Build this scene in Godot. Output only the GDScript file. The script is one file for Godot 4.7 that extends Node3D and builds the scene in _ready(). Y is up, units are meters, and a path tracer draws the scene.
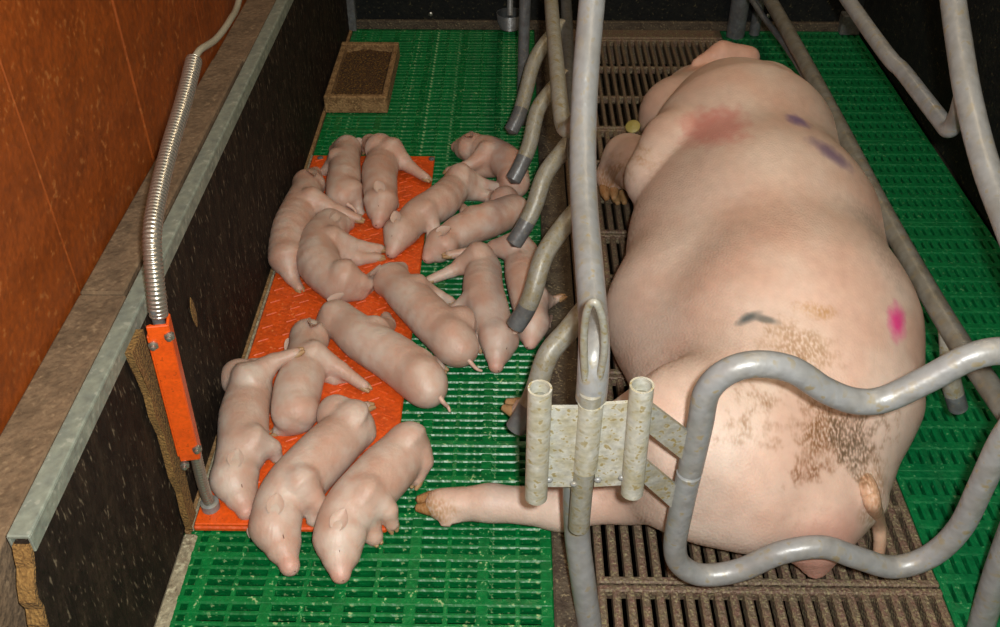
extends Node3D
# A farrowing pen: a sow lying in a tubular steel crate on slatted flooring, fifteen piglets
# asleep on and around an orange creep mat. Metres, y up; the photographer stands at the origin.

class MB:
	var v := PackedVector3Array()
	var n := PackedVector3Array()
	var c := PackedColorArray()
	var uv := PackedVector2Array()
	var i := PackedInt32Array()
	func vert(p: Vector3, nn: Vector3, col: Color) -> int:
		v.append(p); n.append(nn); c.append(col); uv.append(Vector2(p.x, p.z)); return v.size() - 1
	func tri(a: int, b: int, d: int) -> void:
		# wound clockwise seen from the side the normals point to
		var fn: Vector3 = (v[b] - v[a]).cross(v[d] - v[a])
		if fn.dot(n[a] + n[b] + n[d]) > 0.0:
			i.append(a); i.append(d); i.append(b)
		else:
			i.append(a); i.append(b); i.append(d)
	func quad(a: int, b: int, d: int, e: int) -> void:
		tri(a, b, d); tri(a, d, e)
	func face(pts: Array, out: Vector3, col := Color.WHITE) -> void:
		var nn: Vector3 = (pts[1] - pts[0]).cross(pts[2] - pts[0]).normalized()
		if nn.dot(out) < 0.0: nn = -nn
		var k := v.size()
		for p in pts: vert(p, nn, col)
		for j in range(1, pts.size() - 1): tri(k, k + j, k + j + 1)
	# a box with its twelve edges chamfered
	func box(lo: Vector3, hi: Vector3, ch := 0.002, col := Color.WHITE, bs := Basis.IDENTITY, org := Vector3.ZERO) -> void:
		var c0 := (lo + hi) * 0.5
		var h := (hi - lo) * 0.5
		ch = minf(ch, minf(h.x, minf(h.y, h.z)) * 0.9)
		var q := h - Vector3.ONE * ch
		for ax in 3:
			for s in [-1.0, 1.0]:
				var u := (ax + 1) % 3
				var w := (ax + 2) % 3
				var pts := []
				for st in [[-1, -1], [1, -1], [1, 1], [-1, 1]]:
					var p := Vector3.ZERO
					p[ax] = s * h[ax]; p[u] = st[0] * q[u]; p[w] = st[1] * q[w]
					pts.append(org + bs * (c0 + p))
				var o := Vector3.ZERO
				o[ax] = s
				face(pts, bs * o, col)
		for ax in 3:
			var u := (ax + 1) % 3
			var w := (ax + 2) % 3
			for su in [-1.0, 1.0]:
				for sw in [-1.0, 1.0]:
					var pts := []
					for st in [[-1, 0], [1, 0], [1, 1], [-1, 1]]:
						var p := Vector3.ZERO
						p[ax] = st[0] * q[ax]
						if st[1] == 0:
							p[u] = su * h[u]; p[w] = sw * q[w]
						else:
							p[u] = su * q[u]; p[w] = sw * h[w]
						pts.append(org + bs * (c0 + p))
					var o := Vector3.ZERO
					o[u] = su; o[w] = sw
					face(pts, bs * o, col)
		for sx in [-1.0, 1.0]:
			for sy in [-1.0, 1.0]:
				for sz in [-1.0, 1.0]:
					var o := Vector3(sx, sy, sz)
					face([org + bs * (c0 + o * Vector3(h.x, q.y, q.z)), org + bs * (c0 + o * Vector3(q.x, h.y, q.z)), org + bs * (c0 + o * Vector3(q.x, q.y, h.z))], bs * o, col)
	# a round tube through the points; radii one for each point; caps domed by `dome`
	func tube(pts: PackedVector3Array, radii: PackedFloat32Array, segs := 14, col := Color.WHITE, dome := 0.25, closed := false) -> void:
		var m := pts.size()
		var k0 := v.size()
		var up := Vector3.UP
		var t0 := (pts[1] - pts[0]).normalized()
		if absf(t0.dot(up)) > 0.9: up = Vector3.RIGHT
		var nrm := (up - t0 * up.dot(t0)).normalized()
		for j in m:
			var t: Vector3
			if closed: t = (pts[(j + 1) % m] - pts[(j + m - 1) % m]).normalized()
			else: t = (pts[mini(j + 1, m - 1)] - pts[maxi(j - 1, 0)]).normalized()
			nrm = (nrm - t * nrm.dot(t)).normalized()
			var bn := t.cross(nrm)
			var ja := maxi(j - 1, 0)
			var jb := mini(j + 1, m - 1)
			var slope := clampf((radii[jb] - radii[ja]) / maxf((pts[jb] - pts[ja]).length(), 1e-6), -3.0, 3.0)
			for s in segs:
				var a := TAU * s / segs
				var d := nrm * cos(a) + bn * sin(a)
				vert(pts[j] + d * radii[j], (d - t * slope).normalized(), col)
		for j in (m if closed else m - 1):
			var j2 := (j + 1) % m
			for s in segs:
				var s2 := (s + 1) % segs
				quad(k0 + j * segs + s, k0 + j2 * segs + s, k0 + j2 * segs + s2, k0 + j * segs + s2)
		if not closed:
			for e in [0, m - 1]:
				var t: Vector3 = ((pts[0] - pts[1]) if e == 0 else (pts[m - 1] - pts[m - 2])).normalized()
				var ring := []
				for s in segs: ring.append(v[k0 + e * segs + s])
				var k := v.size()
				for s in segs: vert(ring[s], (t + (ring[s] - pts[e]).normalized() * 0.6).normalized(), col)
				var mid := vert(pts[e] + t * radii[e] * dome, t, col)
				for s in segs: tri(k + s, k + (s + 1) % segs, mid)
	# an open-ended sleeve: outer wall, inner wall and the two rims
	func sleeve(a: Vector3, b: Vector3, ro: float, ri: float, segs := 20) -> void:
		var t := (b - a).normalized()
		var nrm := t.cross(Vector3(0.3, 0.1, 1)).normalized()
		var bn := t.cross(nrm)
		for s in segs:
			var a0 := TAU * s / segs
			var a1 := TAU * (s + 1) / segs
			var d0 := nrm * cos(a0) + bn * sin(a0)
			var d1 := nrm * cos(a1) + bn * sin(a1)
			var k := v.size()
			vert(a + d0 * ro, d0, Color.WHITE); vert(b + d0 * ro, d0, Color.WHITE); vert(b + d1 * ro, d1, Color.WHITE); vert(a + d1 * ro, d1, Color.WHITE)
			quad(k, k + 1, k + 2, k + 3)
			k = v.size()
			vert(a + d0 * ri, -d0, Color.WHITE); vert(b + d0 * ri, -d0, Color.WHITE); vert(b + d1 * ri, -d1, Color.WHITE); vert(a + d1 * ri, -d1, Color.WHITE)
			quad(k, k + 1, k + 2, k + 3)
			face([a + d0 * ro, a + d0 * ri, a + d1 * ri, a + d1 * ro], -t)
			face([b + d0 * ro, b + d0 * ri, b + d1 * ri, b + d1 * ro], t)
	# an ellipsoid on the given axes (columns of bs carry the half sizes)
	func ball(p: Vector3, bs: Basis, col: Color, rings := 8, segs := 10) -> void:
		var k := v.size()
		var inv := bs.inverse().transposed()
		for r in rings + 1:
			var th := PI * r / rings
			for s in segs:
				var ph := TAU * s / segs
				var d := Vector3(sin(th) * cos(ph), cos(th), sin(th) * sin(ph))
				vert(p + bs * d, (inv * d).normalized(), col)
		for r in rings:
			for s in segs:
				quad(k + r * segs + s, k + r * segs + (s + 1) % segs, k + (r + 1) * segs + (s + 1) % segs, k + (r + 1) * segs + s)
	# a slab: outline (seen along `ax`) given a thickness
	func slab(outline: PackedVector3Array, off: Vector3) -> void:
		var o := off.normalized()
		var m := outline.size()
		var mid := Vector3.ZERO
		for p in outline: mid += p / m
		var A := []
		var B := []
		for p in outline: A.append(p); B.append(p + off)
		var k := v.size()
		for p in A: vert(p, -o, Color.WHITE)
		var ka := vert(mid, -o, Color.WHITE)
		for j in m: tri(k + j, k + (j + 1) % m, ka)
		k = v.size()
		for p in B: vert(p, o, Color.WHITE)
		ka = vert(mid + off, o, Color.WHITE)
		for j in m: tri(k + j, k + (j + 1) % m, ka)
		for j in m:
			var j2 := (j + 1) % m
			var mm: Vector3 = (A[j] + A[j2]) * 0.5 - mid
			face([A[j], A[j2], B[j2], B[j]], mm)
	func mesh(off := Vector3.ZERO) -> ArrayMesh:
		var arr := []
		arr.resize(Mesh.ARRAY_MAX)
		var w := PackedVector3Array()
		w.resize(v.size())
		for j in v.size(): w[j] = v[j] - off
		arr[Mesh.ARRAY_VERTEX] = w; arr[Mesh.ARRAY_NORMAL] = n; arr[Mesh.ARRAY_COLOR] = c; arr[Mesh.ARRAY_TEX_UV] = uv; arr[Mesh.ARRAY_INDEX] = i
		var am := ArrayMesh.new()
		am.add_surface_from_arrays(Mesh.PRIMITIVE_TRIANGLES, arr)
		return am

var M := {}
var taken := {}
var rng := RandomNumberGenerator.new()

func numbered(called: String) -> String:
	var k: int = taken.get(called, 0)
	taken[called] = k + 1
	return called if k == 0 else "%s_%03d" % [called, k]

func tag(o: Node, label: String, category: String, group := "") -> void:
	o.set_meta("label", label); o.set_meta("category", category)
	if group != "": o.set_meta("group", group)

func thing(called: String, at: Vector3, label: String, category: String, group := "") -> Node3D:
	var o := Node3D.new()
	o.name = numbered(called); add_child(o); o.position = at
	tag(o, label, category, group)
	return o

func structure(called: String, at := Vector3.ZERO) -> Node3D:
	var o := Node3D.new()
	o.name = called; add_child(o); o.position = at
	o.set_meta("kind", "structure")
	return o

func origin_of(o: Node) -> Vector3:
	var p := Vector3.ZERO
	while o != null and o != self:
		p += o.position
		o = o.get_parent()
	return p

func part(mb: MB, called: String, mat: Material, parent: Node) -> MeshInstance3D:
	var o := MeshInstance3D.new()
	o.mesh = mb.mesh(origin_of(parent))
	o.material_override = mat
	o.name = called
	o.cast_shadow = GeometryInstance3D.SHADOW_CASTING_SETTING_ON
	parent.add_child(o, true)
	return o

func share(m: Mesh, called: String, mat: Material, parent: Node, at: Vector3) -> MeshInstance3D:
	var o := MeshInstance3D.new()
	o.mesh = m; o.material_override = mat; o.name = called
	o.position = at - origin_of(parent)
	parent.add_child(o, true)
	return o

func smooth(pts: Array, sub := 6) -> PackedVector3Array:
	var out := PackedVector3Array()
	for j in pts.size() - 1:
		var p0: Vector3 = pts[maxi(j - 1, 0)]
		var p3: Vector3 = pts[mini(j + 2, pts.size() - 1)]
		var p1: Vector3 = pts[j]
		var p2: Vector3 = pts[j + 1]
		for s in sub: out.append(p1.cubic_interpolate(p2, p0, p3, float(s) / sub))
	out.append(pts[pts.size() - 1])
	return out

func even(n: int, r: float) -> PackedFloat32Array:
	var a := PackedFloat32Array()
	a.resize(n); a.fill(r)
	return a

func pipe(pts: Array, r: float, sub := 6, segs := 18) -> MB:
	var mb := MB.new()
	var sp := smooth(pts, sub)
	mb.tube(sp, even(sp.size(), r), segs)
	return mb

func lin(r: float, g: float, b: float) -> Color:
	return Color(r, g, b)

# ---------------------------------------------------------------- materials
func noise_img(seed_: int, freq: float, oct := 4, size := 256, kind := FastNoiseLite.TYPE_SIMPLEX_SMOOTH) -> Image:
	var f := FastNoiseLite.new()
	f.seed = seed_; f.frequency = freq; f.fractal_octaves = oct; f.noise_type = kind
	return f.get_seamless_image(size, size)

# base colour mottled towards `second` by coarse noise, specked with `speck` where fine noise peaks
func mottle(seed_: int, base: Color, second: Color, amount: float, speck: Color, speck_from: float, coarse := 0.012, fine := 0.09, size := 256) -> ImageTexture:
	var a := noise_img(seed_, coarse, 4, size)
	var b := noise_img(seed_ + 7, fine, 3, size)
	var d := noise_img(seed_ + 13, coarse * 1.7, 3, size)
	var im := Image.create(size, size, true, Image.FORMAT_RGB8)
	for y in size:
		for x in size:
			var t := clampf((a.get_pixel(x, y).r - 0.35) * 2.2, 0.0, 1.0) * amount
			var col := base.lerp(second, t)
			var g := b.get_pixel(x, y).r
			col = col * (0.9 + 0.2 * g)
			var s := g + (d.get_pixel(x, y).r - 0.5) * 0.5
			if s > speck_from: col = col.lerp(speck, clampf((s - speck_from) * 9.0, 0.0, 0.9))
			im.set_pixel(x, y, col)
	im.generate_mipmaps()
	return ImageTexture.create_from_image(im)

func mat(tex: Texture2D, scale: float, rough: float, metal := 0.0, bump := 0.0, bump_freq := 0.05, bump_seed := 3) -> StandardMaterial3D:
	var m := StandardMaterial3D.new()
	m.albedo_texture = tex
	m.uv1_triplanar = true; m.uv1_world_triplanar = true
	m.uv1_scale = Vector3.ONE * scale
	m.roughness = rough; m.metallic = metal
	if bump > 0.0:
		var im := noise_img(bump_seed, bump_freq, 4, 256)
		im.convert(Image.FORMAT_RGBA8)
		im.bump_map_to_normal_map(bump)
		im.generate_mipmaps()
		m.normal_enabled = true
		m.normal_texture = ImageTexture.create_from_image(im)
		m.normal_scale = 1.0
	return m

func plain(col: Color, rough: float, metal := 0.0) -> StandardMaterial3D:
	var m := StandardMaterial3D.new()
	m.albedo_color = col; m.roughness = rough; m.metallic = metal
	return m

func make_materials() -> void:
	M.green = mat(mottle(11, Color(0.01, 0.42, 0.195), Color(0.02, 0.355, 0.165), 0.7, Color(0.66, 0.70, 0.5), 0.735, 0.02, 0.11), 3.1, 0.36, 0.0, 1.5, 0.05)
	M.green_clean = mat(mottle(17, Color(0.0, 0.40, 0.21), Color(0.01, 0.34, 0.18), 0.6, Color(0.45, 0.6, 0.42), 0.80, 0.02, 0.11), 3.1, 0.42, 0.0, 1.5, 0.05)
	M.iron = mat(mottle(23, Color(0.40, 0.35, 0.28), Color(0.42, 0.31, 0.27), 0.8, Color(0.54, 0.51, 0.38), 0.66, 0.03, 0.14), 4.1, 0.6, 0.1, 3.0, 0.1)
	M.concrete = mat(mottle(31, Color(0.30, 0.265, 0.21), Color(0.22, 0.18, 0.14), 0.9, Color(0.48, 0.44, 0.34), 0.70, 0.02, 0.12), 4.0, 0.85, 0.0, 3.0, 0.1)
	M.lime = mat(mottle(37, Color(0.56, 0.53, 0.44), Color(0.46, 0.42, 0.34), 0.9, Color(0.66, 0.64, 0.54), 0.66, 0.02, 0.09), 3.0, 0.9, 0.0, 3.0, 0.08)
	M.pit = plain(Color(0.08, 0.075, 0.06), 0.9)
	M.steel = mat(mottle(41, Color(0.52, 0.535, 0.54), Color(0.475, 0.475, 0.455), 0.7, Color(0.52, 0.48, 0.37), 0.75, 0.02, 0.05), 3.4, 0.38, 0.12, 0.8, 0.05)
	M.steel_dirty = mat(mottle(43, Color(0.55, 0.555, 0.525), Color(0.50, 0.48, 0.40), 0.8, Color(0.48, 0.43, 0.27), 0.68, 0.02, 0.06), 5.0, 0.42, 0.1, 1.0, 0.05)
	M.steel_worn = mat(mottle(47, Color(0.42, 0.44, 0.45), Color(0.34, 0.34, 0.335), 0.8, Color(0.5, 0.48, 0.42), 0.74, 0.02, 0.06), 5.0, 0.36, 0.2, 0.8, 0.05)
	M.steel_shaded = mat(mottle(45, Color(0.43, 0.43, 0.405), Color(0.36, 0.345, 0.30), 0.9, Color(0.45, 0.41, 0.32), 0.72, 0.02, 0.05), 3.4, 0.42, 0.1, 0.8, 0.05)  # darker copy of steel: shade on the right lower rail put into the colour
	M.plate = mat(mottle(44, Color(0.68, 0.685, 0.65), Color(0.60, 0.58, 0.48), 0.8, Color(0.54, 0.49, 0.33), 0.70, 0.02, 0.06), 5.0, 0.42, 0.1, 1.0, 0.05)
	M.cap = mat(mottle(53, Color(0.50, 0.53, 0.48), Color(0.42, 0.45, 0.42), 0.7, Color(0.58, 0.60, 0.55), 0.72, 0.02, 0.05), 4.0, 0.5, 0.1, 0.8, 0.05)
	M.board = mat(mottle(59, Color(0.125, 0.10, 0.08), Color(0.19, 0.155, 0.12), 0.9, Color(0.42, 0.38, 0.31), 0.78, 0.02, 0.1), 2.9, 0.75, 0.0, 1.5, 0.08)
	M.board.metallic_specular = 0.25
	M.board.uv1_scale = Vector3(4.2, 1.3, 4.2)
	M.board_green = mat(mottle(61, Color(0.09, 0.10, 0.10), Color(0.13, 0.135, 0.12), 0.8, Color(0.3, 0.28, 0.2), 0.80, 0.02, 0.1), 2.9, 0.75, 0.0, 1.5, 0.08)
	M.board_green.metallic_specular = 0.25
	M.chip = mat(mottle(67, Color(0.48, 0.36, 0.18), Color(0.38, 0.27, 0.12), 0.9, Color(0.55, 0.43, 0.24), 0.66, 0.05, 0.16), 5.0, 0.95, 0.0, 4.0, 0.12)
	M.wood = mat(mottle(71, Color(0.55, 0.43, 0.28), Color(0.42, 0.31, 0.18), 1.0, Color(0.62, 0.5, 0.33), 0.66, 0.02, 0.1), 4.0, 0.85, 0.0, 3.0, 0.1)
	M.ledge = mat(mottle(73, Color(0.44, 0.36, 0.27), Color(0.36, 0.29, 0.21), 0.9, Color(0.5, 0.42, 0.32), 0.74, 0.02, 0.1), 2.5, 0.95, 0.0, 1.5, 0.1)
	M.orange_wall = mat(mottle(79, Color(0.52, 0.25, 0.075), Color(0.45, 0.21, 0.055), 0.8, Color(0.60, 0.36, 0.18), 0.79, 0.014, 0.1), 2.1, 0.42, 0.0, 1.0, 0.05)
	M.mat_orange = mat(mottle(83, Color(0.82, 0.32, 0.08), Color(0.72, 0.28, 0.08), 0.7, Color(0.86, 0.52, 0.32), 0.78, 0.02, 0.1), 3.0, 0.5, 0.0, 1.0, 0.08)
	M.channel = mat(mottle(89, Color(0.86, 0.33, 0.07), Color(0.78, 0.29, 0.07), 0.6, Color(0.62, 0.24, 0.07), 0.80, 0.02, 0.08), 5.0, 0.38)
	M.feed = mat(mottle(97, Color(0.24, 0.15, 0.05), Color(0.34, 0.22, 0.07), 1.0, Color(0.5, 0.38, 0.14), 0.62, 0.06, 0.16), 3.0, 0.95, 0.0, 5.0, 0.15)
	M.chrome = plain(Color(0.68, 0.67, 0.63), 0.3, 0.85)
	M.cable = plain(Color(0.55, 0.53, 0.46), 0.45, 0.1)
	M.plaster = mat(mottle(101, Color(0.62, 0.6, 0.55), Color(0.55, 0.52, 0.47), 0.8, Color(0.4, 0.37, 0.32), 0.78), 0.8, 0.9)
	M.white_metal = plain(Color(0.85, 0.85, 0.83), 0.5)
	M.tag_yellow = plain(Color(0.55, 0.51, 0.27), 0.5)
	var g := StandardMaterial3D.new()
	g.albedo_color = Color(0.95, 0.95, 0.92); g.emission_enabled = true; g.emission = Color(1.0, 0.88, 0.72); g.emission_energy_multiplier = 3.0
	M.tube_glow = g
	var s := StandardMaterial3D.new()
	s.vertex_color_use_as_albedo = true; s.roughness = 0.5
	s.subsurf_scatter_enabled = true; s.subsurf_scatter_strength = 0.12
	var fine := noise_img(5, 0.045, 4, 256)
	fine.convert(Image.FORMAT_RGBA8); fine.bump_map_to_normal_map(2.0); fine.generate_mipmaps()
	s.normal_enabled = true; s.normal_texture = ImageTexture.create_from_image(fine); s.normal_scale = 0.7
	s.uv1_triplanar = true; s.uv1_scale = Vector3.ONE * 7.0
	M.skin = s

# ---------------------------------------------------------------- bodies
# bones: [a, b, ra, rb, blend]; the field is their smooth union, meshed as surface nets
func blob(bones: Array, cell: float, paint: Callable) -> MB:
	var lo := Vector3.INF
	var hi := -Vector3.INF
	for q in bones:
		var r: float = maxf(q[2], q[3]) + cell * 3.0
		lo = lo.min(q[0] - Vector3.ONE * r).min(q[1] - Vector3.ONE * r)
		hi = hi.max(q[0] + Vector3.ONE * r).max(q[1] + Vector3.ONE * r)
	var nx := int(ceil((hi.x - lo.x) / cell)) + 1
	var ny := int(ceil((hi.y - lo.y) / cell)) + 1
	var nz := int(ceil((hi.z - lo.z) / cell)) + 1
	var f := PackedFloat32Array()
	f.resize(nx * ny * nz); f.fill(1.0)
	for q in bones:
		var a: Vector3 = q[0]
		var ab: Vector3 = q[1] - q[0]
		var ra: float = q[2]
		var dr: float = q[3] - q[2]
		var k: float = q[4]
		var inv := 1.0 / maxf(ab.length_squared(), 1e-9)
		var mg := maxf(q[2], q[3]) + k + cell * 2.0
		var b0: Vector3 = (q[0].min(q[1]) - Vector3.ONE * mg - lo) / cell
		var b1: Vector3 = (q[0].max(q[1]) + Vector3.ONE * mg - lo) / cell
		for z in range(maxi(0, int(b0.z)), mini(nz, int(b1.z) + 2)):
			for y in range(maxi(0, int(b0.y)), mini(ny, int(b1.y) + 2)):
				var row := (z * ny + y) * nx
				for x in range(maxi(0, int(b0.x)), mini(nx, int(b1.x) + 2)):
					var p := lo + Vector3(x, y, z) * cell - a
					var t := clampf(p.dot(ab) * inv, 0.0, 1.0)
					var d := (p - ab * t).length() - ra - dr * t
					var o := f[row + x]
					var h := maxf(k - absf(o - d), 0.0) / k
					f[row + x] = minf(o, d) - h * h * k * 0.25
	var mb := MB.new()
	var id := PackedInt32Array()
	id.resize(nx * ny * nz); id.fill(-1)
	var sy := nx
	var sz := nx * ny
	var lim := cell * 6.0
	var corner := [0, 1, sy, sy + 1, sz, sz + 1, sz + sy, sz + sy + 1]
	var edges := [[0, 1], [2, 3], [4, 5], [6, 7], [0, 2], [1, 3], [4, 6], [5, 7], [0, 4], [1, 5], [2, 6], [3, 7]]
	var cp := []
	for e in 8: cp.append(Vector3(e & 1, (e >> 1) & 1, e >> 2))
	for z in nz - 1:
		for y in ny - 1:
			var row := (z * ny + y) * nx
			for x in nx - 1:
				var o := row + x
				if absf(f[o]) > lim: continue
				var g0 := f[o]
				var g := [g0, f[o + 1], f[o + sy], f[o + sy + 1], f[o + sz], f[o + sz + 1], f[o + sz + sy], f[o + sz + sy + 1]]
				var neg := 0
				for e in 8:
					if g[e] < 0.0: neg += 1
				if neg == 0 or neg == 8: continue
				var s := Vector3.ZERO
				var m := 0
				for e in edges:
					var ga: float = g[e[0]]
					var gb: float = g[e[1]]
					if (ga < 0.0) != (gb < 0.0):
						s += cp[e[0]].lerp(cp[e[1]], ga / (ga - gb)); m += 1
				s /= m
				var gr := Vector3(g[1] + g[3] + g[5] + g[7] - g[0] - g[2] - g[4] - g[6], g[2] + g[3] + g[6] + g[7] - g[0] - g[1] - g[4] - g[5], g[4] + g[5] + g[6] + g[7] - g[0] - g[1] - g[2] - g[3]).normalized()
				var p := lo + (Vector3(x, y, z) + s) * cell
				id[o] = mb.vert(p, gr, paint.call(p, gr))
	for z in range(1, nz - 1):
		for y in range(1, ny - 1):
			var row := (z * ny + y) * nx
			for x in range(1, nx - 1):
				var o := row + x
				if absf(f[o]) > lim: continue
				var n0 := f[o] < 0.0
				if n0 != (f[o + 1] < 0.0) and id[o] >= 0: mb.quad(id[o], id[o - sy], id[o - sy - sz], id[o - sz])
				if n0 != (f[o + sy] < 0.0) and id[o] >= 0: mb.quad(id[o], id[o - 1], id[o - 1 - sz], id[o - sz])
				if n0 != (f[o + sz] < 0.0) and id[o] >= 0: mb.quad(id[o], id[o - 1], id[o - 1 - sy], id[o - sy])
	return mb

# a leaf-shaped, slightly cupped ear with a rounded rim
func ear(mb: MB, root: Vector3, dir: Vector3, flat: Vector3, length: float, width: float, col: Color, inner: Color) -> void:
	dir = dir.normalized()
	flat = (flat - dir * flat.dot(dir)).normalized()
	var side := dir.cross(flat)
	var nu := 8
	var nv := 8
	var th := width * 0.09
	for s in [1.0, -1.0]:
		var k := mb.v.size()
		for a in nu + 1:
			var u := float(a) / nu
			var w := width * 0.5 * pow(sin(PI * (0.16 + 0.84 * u) * 0.98), 0.75) * (1.0 - 0.18 * u)
			for b in nv + 1:
				var t := float(b) / nv * 2.0 - 1.0
				var cup := 0.35 * width * (t * t - 0.3) * (1.0 - 0.5 * u) - 0.10 * length * u * u
				var p := root + dir * (u * length) + side * (t * w) + flat * cup
				var rim := 1.0 - maxf(absf(t), u * u)
				p += flat * s * th * sqrt(maxf(rim, 0.0))
				var nn: Vector3 = (flat * s - side * s * 0.7 * t * width * 2.0 / maxf(width, 0.01) * 0.5).normalized()
				mb.vert(p, nn, inner if s > 0.0 else col)
		for a in nu:
			for b in nv:
				mb.quad(k + a * (nv + 1) + b, k + (a + 1) * (nv + 1) + b, k + (a + 1) * (nv + 1) + b + 1, k + a * (nv + 1) + b + 1)

func hooves(mb: MB, tip: Vector3, dir: Vector3, r: float, col: Color) -> void:
	dir = dir.normalized()
	var across: Vector3 = dir.cross(Vector3.UP)
	if across.length() < 0.2: across = Vector3.RIGHT
	across = across.normalized()
	for s in [-1.0, 1.0]:
		var a: Vector3 = tip + across * s * r * 0.5 - dir * r * 0.5
		mb.tube(PackedVector3Array([a, a + dir * r * 1.0, a + dir * r * 2.0 - across * s * r * 0.1]), PackedFloat32Array([r * 0.62, r * 0.6, r * 0.3]), 8, col, 0.6)

var skin_noise: FastNoiseLite

# spine: rump first, [point, radius]; roll: degrees the crown leans to the animal's right
func piglet(q: Dictionary, idx: int) -> void:
	var bones := []
	var sp: Array = q.spine
	var head: Vector3 = q.head
	var cp := []
	var cr := []
	for e in sp:
		cp.append(e[0]); cr.append(e[1])
	cp.append(head); cr.append(0.039 * q.get("size", 1.0))
	var line := smooth(cp, 4)
	for j in line.size() - 1:
		var r0: float = lerpf(cr[j / 4], cr[mini(j / 4 + 1, cr.size() - 1)], (j % 4) / 4.0)
		var r1: float = lerpf(cr[(j + 1) / 4], cr[mini((j + 1) / 4 + 1, cr.size() - 1)], ((j + 1) % 4) / 4.0)
		bones.append([line[j], line[j + 1], r0, r1, 0.004])
	var snout: Vector3 = q.snout
	var sc: float = q.get("size", 1.0)
	var fw := (snout - head).normalized()
	var rt := fw.cross(Vector3.UP).normalized()
	var up := rt.cross(fw)
	var roll := deg_to_rad(q.roll)
	var crown := up * cos(roll) + rt * sin(roll)
	var lat := fw.cross(crown)
	var L := (snout - head).length()
	# forehead, cheeks, muzzle that narrows to the snout disc
	bones.append([head, head + fw * L * 0.5 + crown * 0.002, 0.040 * sc, 0.027 * sc, 0.012])
	bones.append([head + fw * L * 0.4 - crown * 0.008, snout - fw * 0.012, 0.026 * sc, 0.0165 * sc, 0.010])
	bones.append([head - crown * 0.016 + lat * 0.012, head - crown * 0.014 + fw * L * 0.4 + lat * 0.004, 0.028 * sc, 0.018 * sc, 0.012])
	bones.append([head - crown * 0.016 - lat * 0.012, head - crown * 0.014 + fw * L * 0.4 - lat * 0.004, 0.028 * sc, 0.018 * sc, 0.012])
	bones.append([snout - fw * 0.010, snout - fw * 0.006, 0.0175 * sc, 0.0175 * sc, 0.004])
	for lg in q.legs:
		var rr: Array = lg[lg.size() - 1] if lg[lg.size() - 1] is Array else [0.028, 0.0165, 0.0125]
		var pts: Array = lg.filter(func(e): return e is Vector3)
		for j in pts.size() - 1:
			var r0: float = rr[mini(j, rr.size() - 1)]
			var r1: float = rr[mini(j + 1, rr.size() - 1)]
			bones.append([pts[j], pts[j + 1], r0 * sc, r1 * sc, 0.012 if j == 0 else 0.008])
		# ham or shoulder: the muscle over the root of the limb
		var hind: bool = (pts[0] - sp[0][0]).length() < (pts[0] - sp[2][0]).length()
		var anchor: Vector3 = sp[0][0].lerp(sp[1][0], 0.25) if hind else sp[2][0]
		var m0: Vector3 = anchor.lerp(pts[0], 0.75) + Vector3(0, 0.012, 0)
		var m1: Vector3 = pts[0].lerp(pts[1], 0.55) + Vector3(0, 0.004, 0)
		bones.append([m0, m1, (0.043 if hind else 0.035) * sc, (0.024 if hind else 0.020) * sc, 0.007])
	for e in q.get("bulge", []):
		bones.append([e[0], e[1], e[2], e[2] * 0.92, 0.016])
	var tint: float = q.get("tint", 0.0)
	var shift := Vector3(idx * 3.1, idx * 1.7, 0)
	var paint := func(p: Vector3, _n: Vector3) -> Color:
		var a := skin_noise.get_noise_3dv(p * 1.0 + shift)
		var b := skin_noise.get_noise_3dv(p * 3.3 + shift * 2.0)
		var col := Color(0.45, 0.308, 0.242).lerp(Color(0.525, 0.425, 0.36), clampf(0.5 + a * 1.9, 0.0, 1.0))
		col = col.lerp(Color(0.47, 0.25, 0.175), clampf(tint * 1.5 + 0.12 + b * 0.6, 0.0, 0.7))
		var ds := (p - snout).length()
		col = col.lerp(Color(0.54, 0.25, 0.20), clampf(1.0 - ds / (0.034 * sc), 0.0, 1.0) * 0.7)
		return col
	var mb := blob(bones, 0.0058, paint)
	# ears
	var pink := Color(0.52, 0.37, 0.30)
	var pink2 := Color(0.475, 0.335, 0.27)
	for s in [-1.0, 1.0]:
		var root: Vector3 = head - fw * 0.004 * sc + crown * 0.016 * sc + lat * s * 0.0345 * sc
		var d: Vector3 = -fw * 0.80 + lat * s * 0.36 - crown * 0.32
		ear(mb, root, d, (lat * s * 0.85 + crown * 0.5 + fw * 0.25), 0.037 * sc, 0.032 * sc, pink, pink2)
		# closed eye: a dark slit
		var e0: Vector3 = head + fw * L * 0.42 + lat * s * 0.0275 * sc + crown * 0.010 * sc
		mb.ball(e0, Basis(fw * 0.0065, crown * 0.001, lat * s * 0.0022), Color(0.2, 0.11, 0.085), 5, 8)
		# nostrils
		mb.ball(snout + fw * 0.0085 * sc + lat * s * 0.0062 * sc, Basis(lat * 0.0026, crown * 0.0032, fw * 0.0015), Color(0.16, 0.05, 0.04), 5, 7)
	for lg in q.legs:
		var pts: Array = lg.filter(func(e): return e is Vector3)
		var e: Vector3 = pts[pts.size() - 1]
		hooves(mb, e, e - pts[pts.size() - 2], 0.0115 * sc, Color(0.36, 0.22, 0.11))
	if q.has("tail"):
		var tp := smooth(q.tail, 5)
		var tr := PackedFloat32Array()
		for j in tp.size(): tr.append(lerpf(0.0062, 0.0026, float(j) / (tp.size() - 1)))
		mb.tube(tp, tr, 8, Color(0.53, 0.36, 0.29))
	var o := MeshInstance3D.new()
	o.name = numbered("piglet")
	var at := Vector3(sp[1][0].x, 0.0, sp[1][0].z)
	o.mesh = mb.mesh(at); o.position = at; o.material_override = M.skin
	add_child(o)
	tag(o, q.label, "piglet", "piglets asleep beside the sow")

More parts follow.
